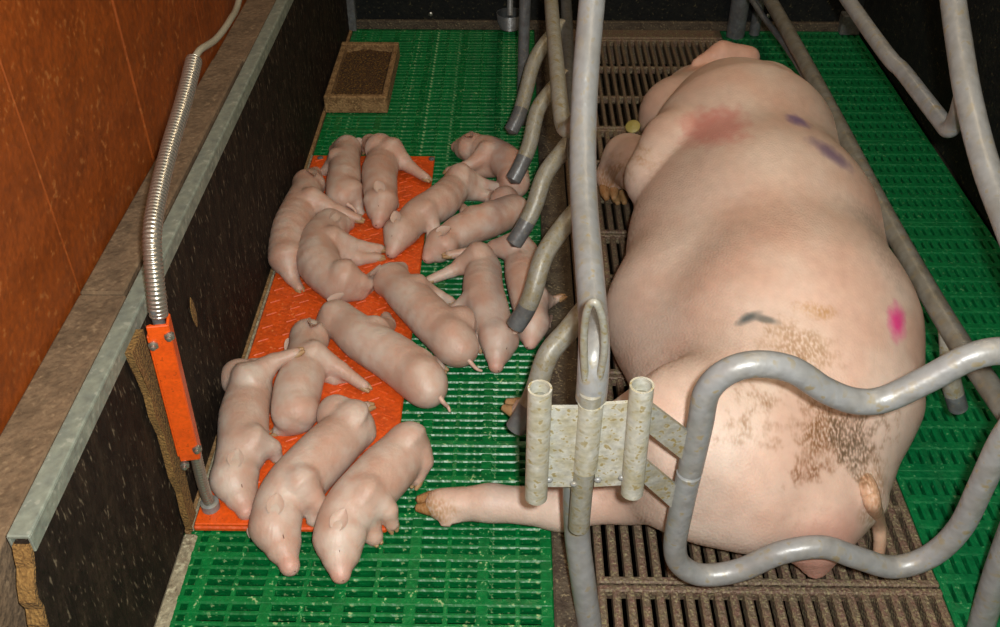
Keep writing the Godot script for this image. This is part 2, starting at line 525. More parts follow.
func _ready() -> void:
	rng.seed = 20
	# ---- camera
	var cam := Camera3D.new()
	cam.name = "camera"
	add_child(cam)
	cam.position = Vector3(0, 1.450, 0)
	cam.rotation_degrees = Vector3(-39.1559, 0.7770, 0)
	cam.fov = 35.7522
	cam.near = 0.05; cam.far = 30.0
	cam.current = true
	# ---- environment and exposure
	var env := Environment.new()
	env.background_mode = Environment.BG_COLOR
	env.background_color = Color(0.02, 0.02, 0.02)
	env.tonemap_mode = Environment.TONE_MAPPER_LINEAR
	env.tonemap_exposure = 1.0
	env.sdfgi_enabled = true; env.ssao_enabled = true; env.ssil_enabled = true
	var we := WorldEnvironment.new()
	we.name = "world_environment"; we.environment = env
	add_child(we)
	# ---- the camera's flash, a little right of and above the lens
	var flash := OmniLight3D.new()
	flash.name = "camera_flash"
	flash.position = Vector3(0.05, 1.450 + 0.045, 0.0)
	flash.light_color = Color(1.0, 0.995, 0.975)
	flash.light_energy = 3.6
	flash.light_size = 0.02
	flash.omni_range = 12.0; flash.omni_attenuation = 2.0
	flash.shadow_enabled = true
	add_child(flash)
	make_materials()
	skin_noise = FastNoiseLite.new()
	skin_noise.seed = 4; skin_noise.frequency = 9.0; skin_noise.fractal_octaves = 3
	# ---- unseen strip lamps, out of view overhead, placed to light the pen evenly
	for z in [-1.1, -3.0]: unseen_ceiling_lamp(Vector3(0.55, 2.36, z))
	build_room()
	build_floor()
	build_partitions()
	build_crate()
	build_gate()
	build_creep()
	build_sow()
	build_piglets()

func unseen_ceiling_lamp(at: Vector3) -> void:
	var t := thing("unseen_ceiling_lamp", at, "unseen strip lamp, out of view, lighting the pen from above the sow's %s" % ("rump" if at.z > -2.0 else "head"), "lamp", "unseen ceiling strip lamps")
	var h := MB.new()
	h.box(at + Vector3(-0.05, -0.05, -0.62), at + Vector3(0.05, 0.04, 0.62), 0.006)
	part(h, "housing", M.white_metal, t)
	var g := MB.new()
	g.tube(PackedVector3Array([at + Vector3(0, -0.075, -0.58), at + Vector3(0, -0.075, 0.58)]), even(2, 0.014), 12)
	part(g, "tube", M.tube_glow, t)
	for s in [-1.0, 1.0]:
		var e := MB.new()
		e.box(at + Vector3(-0.02, -0.1, s * 0.6 - 0.012), at + Vector3(0.02, -0.045, s * 0.6 + 0.012), 0.004)
		part(e, "lamp_holder", M.white_metal, t)
	var l := AreaLight3D.new()
	l.name = "unseen_lamp_light"
	l.area_size = Vector2(0.1, 1.16)
	l.position = Vector3(0, -0.1, 0)
	l.rotation_degrees = Vector3(-90, 0, 0)
	l.light_color = Color(1.0, 0.88, 0.72)
	l.light_energy = 0.85
	l.area_range = 12.0; l.area_attenuation = 2.0
	l.shadow_enabled = true
	t.add_child(l)

func solid(called: String, lo: Vector3, hi: Vector3, m: Material) -> void:
	var o := structure(called, Vector3((lo.x + hi.x) * 0.5, lo.y, (lo.z + hi.z) * 0.5))
	var b := MB.new()
	b.box(lo, hi, 0.004)
	part(b, "surface", m, o)

func build_room() -> void:
	# the barn round the pen
	solid("ceiling", Vector3(-0.95, 2.42, -5.2), Vector3(3.2, 2.5, 2.2), M.plaster)
	solid("wall_right", Vector3(3.0, -0.5, -5.2), Vector3(3.1, 2.42, 2.2), M.plaster)
	solid("wall_front", Vector3(-0.95, -0.5, 2.0), Vector3(3.0, 2.42, 2.1), M.plaster)
	solid("wall_back", Vector3(-0.95, -0.5, -5.1), Vector3(3.0, 2.42, -5.0), M.plaster)
	# the orange clad wall on the left: upright sheets with a bright bevelled edge at each joint
	var w := structure("wall_left", Vector3(-0.78, -0.5, -1.5))
	var core := MB.new()
	core.box(Vector3(-0.85, -0.5, -5.2), Vector3(-0.742, 2.42, 2.2), 0.002)
	part(core, "core", M.plaster, w)
	var zs := [2.0, 0.4, -0.45, -1.29, -1.722, -2.165, -3.0, -3.85, -5.0]
	for j in zs.size() - 1:
		var b := MB.new()
		b.box(Vector3(-0.742, 0.0, zs[j + 1] + 0.0012), Vector3(-0.73 + (0.0015 if j % 2 == 0 else 0.0), 2.42, zs[j] - 0.0012), 0.0025)
		part(b, "cladding_sheet", M.orange_wall, w)

func bar_mesh(size: Vector3, ch: float) -> ArrayMesh:
	var b := MB.new()
	b.box(Vector3(-size.x * 0.5, -size.y, -size.z * 0.5), Vector3(size.x * 0.5, 0, size.z * 0.5), ch)
	return b.mesh()

func build_floor() -> void:
	var fl := structure("floor", Vector3(0.3, 0, -2.0))
	var pit := MB.new()
	pit.box(Vector3(-0.9, -0.5, -5.1), Vector3(3.1, -0.42, 2.1), 0.002)
	part(pit, "pit_bed", M.pit, fl)
	# walkway concrete around the pit
	var aisle := MB.new()
	aisle.box(Vector3(-0.742, -0.42, -0.42), Vector3(3.0, -0.002, 2.0), 0.002)
	part(aisle, "walkway", M.concrete, fl)
	aisle = MB.new()
	aisle.box(Vector3(1.30, -0.42, -5.0), Vector3(3.0, -0.002, -0.42), 0.002)
	part(aisle, "walkway", M.concrete, fl)
	aisle = MB.new()
	aisle.box(Vector3(-0.742, -0.42, -5.0), Vector3(1.30, -0.002, -3.47), 0.002)
	part(aisle, "walkway", M.concrete, fl)
	aisle = MB.new()
	aisle.box(Vector3(-0.742, -0.42, -3.47), Vector3(-0.618, -0.002, -0.42), 0.002)
	part(aisle, "walkway", M.concrete, fl)
	var kerb := MB.new()
	kerb.box(Vector3(-0.60, -0.3, -1.128), Vector3(-0.573, 0.004, -0.42), 0.005)
	part(kerb, "kerb", M.lime, fl)
	kerb = MB.new()
	kerb.box(Vector3(-0.60, -0.3, -3.44), Vector3(-0.589, 0.006, -1.13), 0.003)
	part(kerb, "kerb", M.wood, fl)
	var beam := MB.new()
	beam.box(Vector3(0.080, -0.3, -3.44), Vector3(0.152, 0.003, -0.42), 0.004)
	part(beam, "support_beam", M.concrete, fl)
	# left lane: moulded green panels, rows of cross slats in groups of four slots, over long ribs
	var x0 := -0.588
	var x1 := 0.0795
	var group := 0.0935
	var thin := bar_mesh(Vector3(x1 - x0, 0.022, 0.0088), 0.0026)
	var wide := bar_mesh(Vector3(x1 - x0, 0.024, 0.0172), 0.003)
	var ribw := bar_mesh(Vector3(0.022, 0.028, group * 5.0 - 0.003), 0.002)
	var ribn := bar_mesh(Vector3(0.0095, 0.028, group * 5.0 - 0.003), 0.0018)
	var z := -0.42
	while z > -3.40:
		var p := Node3D.new()
		p.name = "floor_panel"
		p.position = Vector3((x0 + x1) * 0.5, 0, z - group * 2.5) - fl.position
		fl.add_child(p, true)
		for g in 5:
			var zg := z - g * group
			share(wide, "slat", M.green, p, Vector3((x0 + x1) * 0.5, 0.0, zg - 0.0086))
			for s in 3:
				share(thin, "slat", M.green, p, Vector3((x0 + x1) * 0.5, -0.0006, zg - 0.0172 - 0.0125 * (s + 1) - 0.0088 * s - 0.0044))
		# pair pitch 0.1245: slot, narrow rib, slot, broad rib
		var x := 0.0675
		while x > x0 + 0.005:
			share(ribn, "rib", M.green, p, Vector3(x - 0.0505, -0.0016, z - group * 2.5))
			if x - 0.113 > x0 + 0.008: share(ribw, "rib", M.green, p, Vector3(x - 0.1125, -0.0014, z - group * 2.5))
			x -= 0.1245
		share(ribw, "rib", M.green, p, Vector3(x1 - 0.011, -0.0014, z - group * 2.5))
		share(ribw, "rib", M.green, p, Vector3(x0 + 0.011, -0.0014, z - group * 2.5))
		z -= group * 5.0
	# right lane: slots run along the pen between cross ribs
	var rx0 := 0.762
	var rx1 := 1.262
	var pl := 0.44
	var longb := bar_mesh(Vector3(0.0150, 0.022, pl - 0.003), 0.003)
	var cross := bar_mesh(Vector3(rx1 - rx0, 0.026, 0.022), 0.003)
	z = -0.42
	while z > -3.40:
		var p := Node3D.new()
		p.name = "floor_panel"
		p.position = Vector3((rx0 + rx1) * 0.5, 0, z - pl * 0.5) - fl.position
		fl.add_child(p, true)
		for k in 23: share(longb, "slat", M.green_clean, p, Vector3(rx0 + 0.006 + k * 0.0222, 0.0, z - pl * 0.5))
		for k in 8: share(cross, "rib", M.green_clean, p, Vector3((rx0 + rx1) * 0.5, 0.0014, z - 0.0095 - k * 0.0601))
		z -= pl
	# middle lane: cast iron bars between cross heads
	var seams := [-0.42, -1.03, -1.575, -2.12, -2.69, -3.36]
	for k in seams.size() - 1:
		var za: float = seams[k]
		var zb: float = seams[k + 1]
		var p := Node3D.new()
		p.name = "iron_grid"
		p.position = Vector3(0.44, 0, (za + zb) * 0.5) - fl.position
		fl.add_child(p, true)
		var bar := bar_mesh(Vector3(0.0145 if k < 4 else 0.0105, 0.03, za - zb - 0.004), 0.003)
		for j in 24: share(bar, "bar", M.iron, p, Vector3(0.1645 + j * 0.0255, 0.0, (za + zb) * 0.5))
		var hd := bar_mesh(Vector3(0.602, 0.026, 0.014), 0.003)
		share(hd, "cross_head", M.iron, p, Vector3(0.459, 0.0012, za - 0.009))
		share(hd, "cross_head", M.iron, p, Vector3(0.459, 0.0012, zb + 0.009))
		var thin_head := bar_mesh(Vector3(0.602, 0.024, 0.012), 0.002)
		for q in [0.333, 0.667]: share(thin_head, "cross_head", M.iron, p, Vector3(0.459, -0.004, lerpf(za, zb, q)))
	var sill := MB.new()
	sill.box(Vector3(0.155, -0.1, -3.44), Vector3(0.76, 0.004, -3.362), 0.004)
	part(sill, "sill", M.iron, fl)

func build_partitions() -> void:
	# left: black board with a galvanised cap, its near end gnawed to the brown chip
	var t := thing("pen_partition", Vector3(-0.605, 0, -2.1), "black board partition with a galvanised cap rail left of the piglets", "partition")
	var b := MB.new()
	# near end: [height, z], eaten away unevenly
	var bite := [[0.462, -0.752], [0.445, -0.748], [0.430, -0.741], [0.412, -0.728], [0.390, -0.720], [0.370, -0.722], [0.350, -0.716], [0.330, -0.712], [0.30, -0.714], [0.24, -0.706], [0.15, -0.712], [0.0, -0.708]]
	var ol := PackedVector3Array([Vector3(-0.617, 0.0, -3.44), Vector3(-0.617, 0.462, -3.44)])
	for q in bite: ol.append(Vector3(-0.617, q[0], q[1]))
	b.slab(ol, Vector3(0.0185, 0, 0))
	part(b, "board", M.board, t)
	var e := MB.new()
	var ol2 := PackedVector3Array()
	for q in bite: ol2.append(Vector3(-0.619, q[0] - 0.002, q[1] + 0.004 + 0.002 * sin(q[0] * 130.0)))
	for k in bite.size():
		var q: Array = bite[bite.size() - 1 - k]
		ol2.append(Vector3(-0.619, q[0] - 0.002, q[1] - 0.003))
	for k in bite.size() - 1:
		e.slab(PackedVector3Array([ol2[k], ol2[k + 1], ol2[ol2.size() - 2 - k], ol2[ol2.size() - 1 - k]]), Vector3(0.022, 0, 0))
	part(e, "gnawed_end", M.chip, t)
	var r := MB.new()
	r.box(Vector3(-0.624, 0.468, -3.44), Vector3(-0.5945, 0.475, -0.752), 0.002)
	r.box(Vector3(-0.598, 0.444, -3.44), Vector3(-0.594, 0.472, -0.752), 0.001)
	r.box(Vector3(-0.624, 0.444, -3.44), Vector3(-0.620, 0.472, -0.752), 0.001)
	part(r, "cap_rail", M.cap, t)
	var c := MB.new()
	var cc := Vector3(-0.5940, 0.3014, -1.4041)
	c.slab(PackedVector3Array([cc + Vector3(0, 0.034, -0.004), cc + Vector3(0, 0.018, 0.008), cc + Vector3(0, -0.012, 0.008), cc + Vector3(0, -0.034, 0.0), cc + Vector3(0, -0.015, -0.011), cc + Vector3(0, 0.014, -0.011)]), Vector3(0.0018, 0, 0))
	part(c, "chipped_patch", M.chip, t)
	# ledge boards between the partition and the orange wall
	var zz := [-0.30, -1.28, -2.2, -3.4]
	for k in zz.size() - 1:
		var g := MB.new()
		var top: float = [0.443, 0.445, 0.442, 0.445][k]
		var inner: float = [-0.644, -0.652, -0.644, -0.646][k]
		g.box(Vector3(-0.7265, 0.0, zz[k + 1] + 0.001), Vector3(inner, top, zz[k] - 0.001), 0.004)
		var lb := thing("ledge_board", Vector3(-0.69, 0, (zz[k] + zz[k + 1]) * 0.5), ["grey brown ledge block nearest the camera, under the orange wall", "grey brown ledge block behind the coiled conduit, middle of the three", "grey brown ledge block farthest from the camera, along the orange wall"][k], "ledge", "ledge along the orange wall")
		part(g, "block", M.ledge, lb)
	# back partition of the pen
	var w := thing("pen_partition", Vector3(0.3, 0, -3.45), "dark partition across the far end of the pen", "partition")
	var p := MB.new()
	p.box(Vector3(-0.613, 0.0, -3.475), Vector3(1.30, 0.9, -3.448), 0.002)
	part(p, "board", M.board_green, w)
	p = MB.new()
	p.box(Vector3(-0.59, 0.0, -3.447), Vector3(1.275, 0.034, -3.43), 0.003)
	part(p, "foot_strip", M.concrete, w)
	p = MB.new()
	p.box(Vector3(-0.612, 0.0, -3.447), Vector3(-0.572, 0.9, -3.41), 0.003)
	part(p, "corner_post", M.steel_worn, w)
	for x in [-0.3, 0.05, 0.93]:
		p = MB.new()
		p.tube(PackedVector3Array([Vector3(x, 0.055, -3.448), Vector3(x, 0.055, -3.44)]), even(2, 0.008), 6)
		part(p, "bolt", M.chrome, w)
	# drinking bowl with its nipple
	var d := thing("drinker", Vector3(-0.01, 0.0, -3.41), "small metal drinking bowl on the far partition", "drinker")
	var bowl := MB.new()
	for k in 1:
		var prof := [[0.012, 0.022], [0.036, 0.03], [0.046, 0.055], [0.049, 0.085], [0.046, 0.085], [0.042, 0.057], [0.03, 0.036], [0.0, 0.032]]
		for j in prof.size() - 1:
			var kk := bowl.v.size()
			for q in 2:
				for s in 19:
					var a := TAU * s / 18
					var rad: float = prof[j + q][0]
					bowl.vert(Vector3(-0.01 + cos(a) * rad, prof[j + q][1], -3.385 + sin(a) * rad), Vector3(cos(a), 0.4, sin(a)).normalized() * (1.0 if j < 3 else -1.0) if j != 3 else Vector3.UP, Color.WHITE)
			for s in 18: bowl.quad(kk + s, kk + s + 1, kk + 19 + s + 1, kk + 19 + s)
	part(bowl, "bowl", M.steel_worn, d)
	part(pipe([Vector3(-0.01, 0.32, -3.425), Vector3(-0.01, 0.16, -3.425), Vector3(-0.01, 0.10, -3.41), Vector3(-0.01, 0.07, -3.395)], 0.011, 5, 12), "supply_pipe", M.steel, d)
	# right partition of the pen, seen as black
	var rp := thing("pen_partition", Vector3(1.285, 0, -2.0), "black board partition along the right side of the pen", "partition")
	p = MB.new()
	p.box(Vector3(1.268, 0.0, -3.447), Vector3(1.288, 0.9, -0.45), 0.002)
	part(p, "board", M.board_green, rp)
	for q in [[0.30, -2.55], [0.22, -2.0], [0.62, -2.5]]:
		p = MB.new()
		var s0 := Vector3(1.266, q[0], q[1])
		p.slab(PackedVector3Array([s0 + Vector3(0, 0.02, 0), s0 + Vector3(0, 0.005, 0.013), s0 + Vector3(0, -0.02, 0.008), s0 + Vector3(0, -0.012, -0.01)]), Vector3(0.0018, 0, 0))
		part(p, "chipped_patch", M.chip, rp)
	p = MB.new()
	p.box(Vector3(1.19, 0.0, -3.445), Vector3(1.262, 0.075, -3.40), 0.004)
	part(p, "corner_bracket", M.steel_worn, rp)
	# the strip of gnawed wood nailed upright to the left board
	var st := thing("gnawed_batten", Vector3(-0.59, 0, -1.14), "narrow gnawed brown wooden batten upright beside the orange conduit cover", "batten")
	var bt := MB.new()
	var o2 := PackedVector3Array()
	for k in 10: o2.append(Vector3(-0.5945, 0.006 + k * 0.05, -1.164 + 0.004 * sin(k * 1.7) - k * 0.0012))
	for k in 10: o2.append(Vector3(-0.5945, 0.456 - k * 0.05, -1.131 + 0.005 * sin(k * 2.3 + 1.0) + 0.012 * maxf(0.0, 1.0 - k * 0.4)))
	bt.slab(o2, Vector3(0.012, 0, 0))
	part(bt, "strip", M.chip, st)

# ---------------------------------------------------------------- the crate
func finger(parent: Node, pts: Array, r: float) -> void:
	var sp := smooth(pts, 6)
	var cut := int(sp.size() * 0.72)
	var mb := MB.new()
	var upper := sp.slice(0, cut + 1)
	mb.tube(upper, even(upper.size(), r), 16)
	var f := part(mb, "finger", M.steel_dirty, parent)
	var tp := MB.new()
	var lower := sp.slice(cut)
	var rr := even(lower.size(), r * 1.002)
	tp.tube(lower, rr, 16, Color.WHITE, 0.5)
	var o := part(tp, "worn_tip", M.steel_worn, f)
	o.set_meta("label", "dark polished tip")

func build_crate() -> void:
	var L := thing("crate_side", Vector3(0.115, 0, -1.9), "galvanised tube side of the crate between piglets and sow, with bent fingers", "crate side")
	var R := 0.0215
	part(pipe([Vector3(0.1346, 1.0000, -1.6675), Vector3(0.1304, 0.9200, -1.5721), Vector3(0.1280, 0.8500, -1.5424), Vector3(0.1188, 0.7650, -1.4646), Vector3(0.1145, 0.6800, -1.3888), Vector3(0.1142, 0.6250, -1.2969), Vector3(0.1170, 0.5900, -1.1725), Vector3(0.1185, 0.5700, -1.0790), Vector3(0.1126, 0.5948, -0.9850), Vector3(0.1114, 0.5651, -0.9580), Vector3(0.1109, 0.5253, -0.9550)], R, 6, 22), "top_rail", M.steel, L)
	part(pipe([Vector3(0.0903, 0.5600, -3.6631), Vector3(0.0915, 0.5600, -2.2866), Vector3(0.0936, 0.5600, -1.9021), Vector3(0.0954, 0.5600, -1.7152), Vector3(0.1022, 0.5620, -1.6433), Vector3(0.1172, 0.6000, -1.5996), Vector3(0.1200, 0.6800, -1.4916)], 0.0165, 6, 18), "middle_rail", M.steel_dirty, L)
	part(pipe([Vector3(0.1644, 0.3300, -3.4219), Vector3(0.1604, 0.3300, -2.8781), Vector3(0.1448, 0.3300, -2.2225), Vector3(0.1446, 0.3300, -1.7216), Vector3(0.1428, 0.3300, -1.3308), Vector3(0.1285, 0.3300, -1.0838)], 0.0165, 4, 16), "lower_rail", M.steel_worn, L)
	finger(L, [Vector3(0.1444, 0.3300, -2.6896), Vector3(0.0889, 0.3050, -2.6081), Vector3(0.0576, 0.2750, -2.5422), Vector3(0.0359, 0.2150, -2.4792), Vector3(0.0196, 0.1750, -2.4379), Vector3(-0.0022, 0.1400, -2.4107)], 0.0205)
	finger(L, [Vector3(0.1403, 0.3300, -2.3641), Vector3(0.0925, 0.3050, -2.2993), Vector3(0.0643, 0.2750, -2.2636), Vector3(0.0470, 0.2150, -2.2100), Vector3(0.0269, 0.1750, -2.1777), Vector3(0.0042, 0.1400, -2.1518)], 0.0205)
	finger(L, [Vector3(0.1568, 0.3300, -2.0583), Vector3(0.1181, 0.3050, -2.0074), Vector3(0.0779, 0.2750, -1.9532), Vector3(0.0532, 0.2150, -1.9097), Vector3(0.0304, 0.1750, -1.8858), Vector3(0.0074, 0.1400, -1.8706)], 0.0205)
	finger(L, [Vector3(0.1498, 0.3300, -1.7410), Vector3(0.1090, 0.3050, -1.6947), Vector3(0.0687, 0.2750, -1.6320), Vector3(0.0467, 0.2150, -1.5878), Vector3(0.0307, 0.1750, -1.5746), Vector3(0.0103, 0.1400, -1.5674)], 0.0205)
	finger(L, [Vector3(0.1370, 0.3300, -1.3876), Vector3(0.1057, 0.3050, -1.3571), Vector3(0.0694, 0.2750, -1.3245), Vector3(0.0485, 0.2150, -1.2951), Vector3(0.0307, 0.1750, -1.2781), Vector3(0.0126, 0.1400, -1.2709)], 0.0205)
	part(pipe([Vector3(0.1091, 0.5461, -0.9450), Vector3(0.1093, 0.4734, -0.9450), Vector3(0.1079, 0.3694, -0.9450), Vector3(0.1076, 0.2620, -0.9450)], 0.0160, 4, 18), "inner_post", M.steel_dirty, L)
	part(pipe([Vector3(0.1018, 0.3348, -0.9950), Vector3(0.1094, 0.2042, -0.9850), Vector3(0.1228, 0.1072, -0.9600), Vector3(0.1395, 0.0000, -0.9425)], R * 0.96, 5, 20), "foot_post", M.steel, L)
	part(pipe([Vector3(0.045, 0.75, -2.75), Vector3(0.035, 0.4, -2.72), Vector3(0.03, 0.0, -2.72)], 0.0165, 3, 14), "front_post", M.steel_worn, L)
	# latch handle: a bent rod standing on the rail end
	part(pipe([Vector3(0.1071, 0.5349, -0.9450), Vector3(0.0994, 0.5770, -0.9450), Vector3(0.0943, 0.6462, -0.9450), Vector3(0.0958, 0.6985, -0.9350), Vector3(0.1046, 0.7105, -0.9300), Vector3(0.1158, 0.6763, -0.9350), Vector3(0.1210, 0.6221, -0.9400), Vector3(0.1173, 0.5646, -0.9450), Vector3(0.1096, 0.5387, -0.9450)], 0.0052, 6, 12), "latch_handle", M.steel_dirty, L)
	# right side of the crate
	var Rr := thing("crate_side", Vector3(0.78, 0, -1.9), "galvanised tube side of the crate along the sow's back, right", "crate side")
	part(pipe([Vector3(0.7980, 0.9300, -1.9356), Vector3(0.7691, 0.8600, -1.7585), Vector3(0.7717, 0.8000, -1.6795), Vector3(0.7669, 0.7650, -1.6113), Vector3(0.7528, 0.7150, -1.4818), Vector3(0.7592, 0.6550, -1.3774), Vector3(0.7630, 0.6200, -1.2791), Vector3(0.7550, 0.5900, -1.0969), Vector3(0.785, 0.56, -1.02), Vector3(0.782, 0.5, -0.97), Vector3(0.782, 0.2, -0.96)], R, 6, 22), "top_rail", M.steel, Rr)
	part(pipe([Vector3(0.8053, 0.5800, -4.7540), Vector3(0.7865, 0.5800, -2.2446), Vector3(0.7982, 0.5800, -1.8503), Vector3(0.8039, 0.5800, -1.6623), Vector3(0.8034, 0.5850, -1.6103), Vector3(0.7993, 0.6200, -1.5863), Vector3(0.7627, 0.7000, -1.5156)], 0.0165, 6, 18), "middle_rail", M.steel, Rr)
	part(pipe([Vector3(0.7433, 0.3500, -3.6976), Vector3(0.7629, 0.3500, -2.8349), Vector3(0.7680, 0.3500, -2.1913), Vector3(0.7654, 0.3500, -1.6807), Vector3(0.7729, 0.3500, -1.3432), Vector3(0.7858, 0.3500, -1.1875), Vector3(0.8005, 0.3500, -1.0417)], 0.0195, 5, 20), "lower_rail", M.steel_shaded, Rr)
	part(pipe([Vector3(0.6914, 0.3000, -3.9913), Vector3(0.7417, 0.3000, -2.9630), Vector3(0.7790, 0.3000, -2.5297), Vector3(0.7902, 0.3000, -1.8997)], 0.009, 4, 12), "wear_rod", M.steel_worn, Rr)
	finger(Rr, [Vector3(0.7735, 0.3500, -1.3293), Vector3(0.7795, 0.3100, -1.3027), Vector3(0.7854, 0.2700, -1.2861), Vector3(0.7995, 0.2350, -1.2765), Vector3(0.8170, 0.2000, -1.2765)], 0.0175)
	part(pipe([Vector3(0.775, 0.36, -0.965), Vector3(0.776, 0.3, -0.965), Vector3(0.783, 0.15, -0.955), Vector3(0.797, 0.0, -0.945)], R * 0.98, 5, 20), "foot_post", M.steel, Rr)
	for q in [[Vector3(0.8090, 0.0000, -3.3908), 0.033, "front_post"], [Vector3(0.8815, 0.0000, -3.4096), 0.019, "front_post"]]:
		var a: Vector3 = q[0]
		part(pipe([a, a + Vector3(0, 0.4, 0), a + Vector3(0, 0.9, 0)], q[1], 2, 16), q[2], M.steel_worn, Rr)

func build_gate() -> void:
	var g := thing("rear_gate", Vector3(0.45, 0, -1.0), "wavy galvanised tube gate behind the sow's rump, with hinge plate", "gate")
	var zg := 0.99
	part(pipe([Vector3(0.2617, 0.3877, -0.9500), Vector3(0.2641, 0.4803, -0.9500), Vector3(0.2653, 0.5434, -0.9500), Vector3(0.2867, 0.5801, -0.9500), Vector3(0.3238, 0.5948, -0.9500), Vector3(0.3727, 0.5847, -0.9500), Vector3(0.4222, 0.5491, -0.9500), Vector3(0.4667, 0.5292, -0.9500), Vector3(0.5060, 0.5335, -0.9500), Vector3(0.5555, 0.5727, -0.9500), Vector3(0.5946, 0.6086, -0.9500), Vector3(0.6319, 0.6211, -0.9500), Vector3(0.6743, 0.6095, -0.9500), Vector3(0.7033, 0.5709, -0.9500), Vector3(0.7014, 0.5304, -0.9500), Vector3(0.6893, 0.4564, -0.9500), Vector3(0.6888, 0.3596, -0.9500), Vector3(0.6870, 0.2632, -0.9500), Vector3(0.6609, 0.1938, -0.9500), Vector3(0.6105, 0.1647, -0.9500), Vector3(0.5449, 0.1892, -0.9500), Vector3(0.4882, 0.2134, -0.9500), Vector3(0.4259, 0.1972, -0.9500), Vector3(0.3704, 0.1524, -0.9500), Vector3(0.3133, 0.1381, -0.9500), Vector3(0.2750, 0.1637, -0.9500), Vector3(0.2597, 0.2143, -0.9500), Vector3(0.2593, 0.3100, -0.9500), Vector3(0.2611, 0.3813, -0.9500)], 0.0182, 6, 20), "loop", M.steel, g)
	# hinge plate with three sleeves
	for q in [[Vector3(0.0402, 0.5621, -0.9350), Vector3(0.0401, 0.3425, -0.9350), 0.0165], [Vector3(0.1102, 0.5275, -0.9450), Vector3(0.1094, 0.3953, -0.9450), 0.0178], [Vector3(0.1742, 0.5693, -0.9350), Vector3(0.1794, 0.3558, -0.9350), 0.0165]]:
		var s := MB.new()
		s.sleeve(q[0], q[1], q[2], q[2] * 0.82)
		part(s, "sleeve", M.plate, g)
	for q in [[Vector3(0.0407, 0.5419, -0.9350), Vector3(0.0414, 0.3492, -0.9350)], [Vector3(0.1749, 0.5474, -0.9350), Vector3(0.1788, 0.3624, -0.9350)]]:
		var a: Vector3 = q[0]
		var b: Vector3 = q[1]
		part(pipe([a, (a + b) * 0.5, b], 0.0136, 2, 14), "pin", M.steel_dirty, g)
	for q in [[Vector3(0.0536, 0.5203, -0.9400), Vector3(0.0968, 0.5209, -0.9400), Vector3(0.0936, 0.3596, -0.9400), Vector3(0.0543, 0.3590, -0.9400)], [Vector3(0.1234, 0.5269, -0.9400), Vector3(0.1635, 0.5312, -0.9400), Vector3(0.1674, 0.3652, -0.9400), Vector3(0.1242, 0.3601, -0.9400)]]:
		var pl := MB.new()
		pl.slab(PackedVector3Array(q), Vector3(0, 0, -0.006))
		part(pl, "hinge_plate", M.plate, g)
	for q in [[Vector3(0.1897, 0.5336, -0.9360), Vector3(0.2479, 0.4714, -0.9450), Vector3(0.2511, 0.4101, -0.9450), Vector3(0.1894, 0.4799, -0.9360)], [Vector3(0.1920, 0.4233, -0.9360), Vector3(0.2508, 0.3519, -0.9450), Vector3(0.2509, 0.2998, -0.9450), Vector3(0.1888, 0.3810, -0.9360)]]:
		var pl := MB.new()
		pl.slab(PackedVector3Array(q), Vector3(0, 0, -0.006))
		part(pl, "hinge_arm", M.steel_dirty, g)
	for q in [Vector3(0.0943, 0.3720, -0.9350), Vector3(0.1283, 0.3812, -0.9350), Vector3(0.1624, 0.3860, -0.9350), Vector3(0.0579, 0.3801, -0.9350)]:
		var w := MB.new()
		w.ball(q, Basis.from_scale(Vector3(0.006, 0.005, 0.004)), Color.WHITE, 6, 8)
		part(w, "weld", M.steel, g)

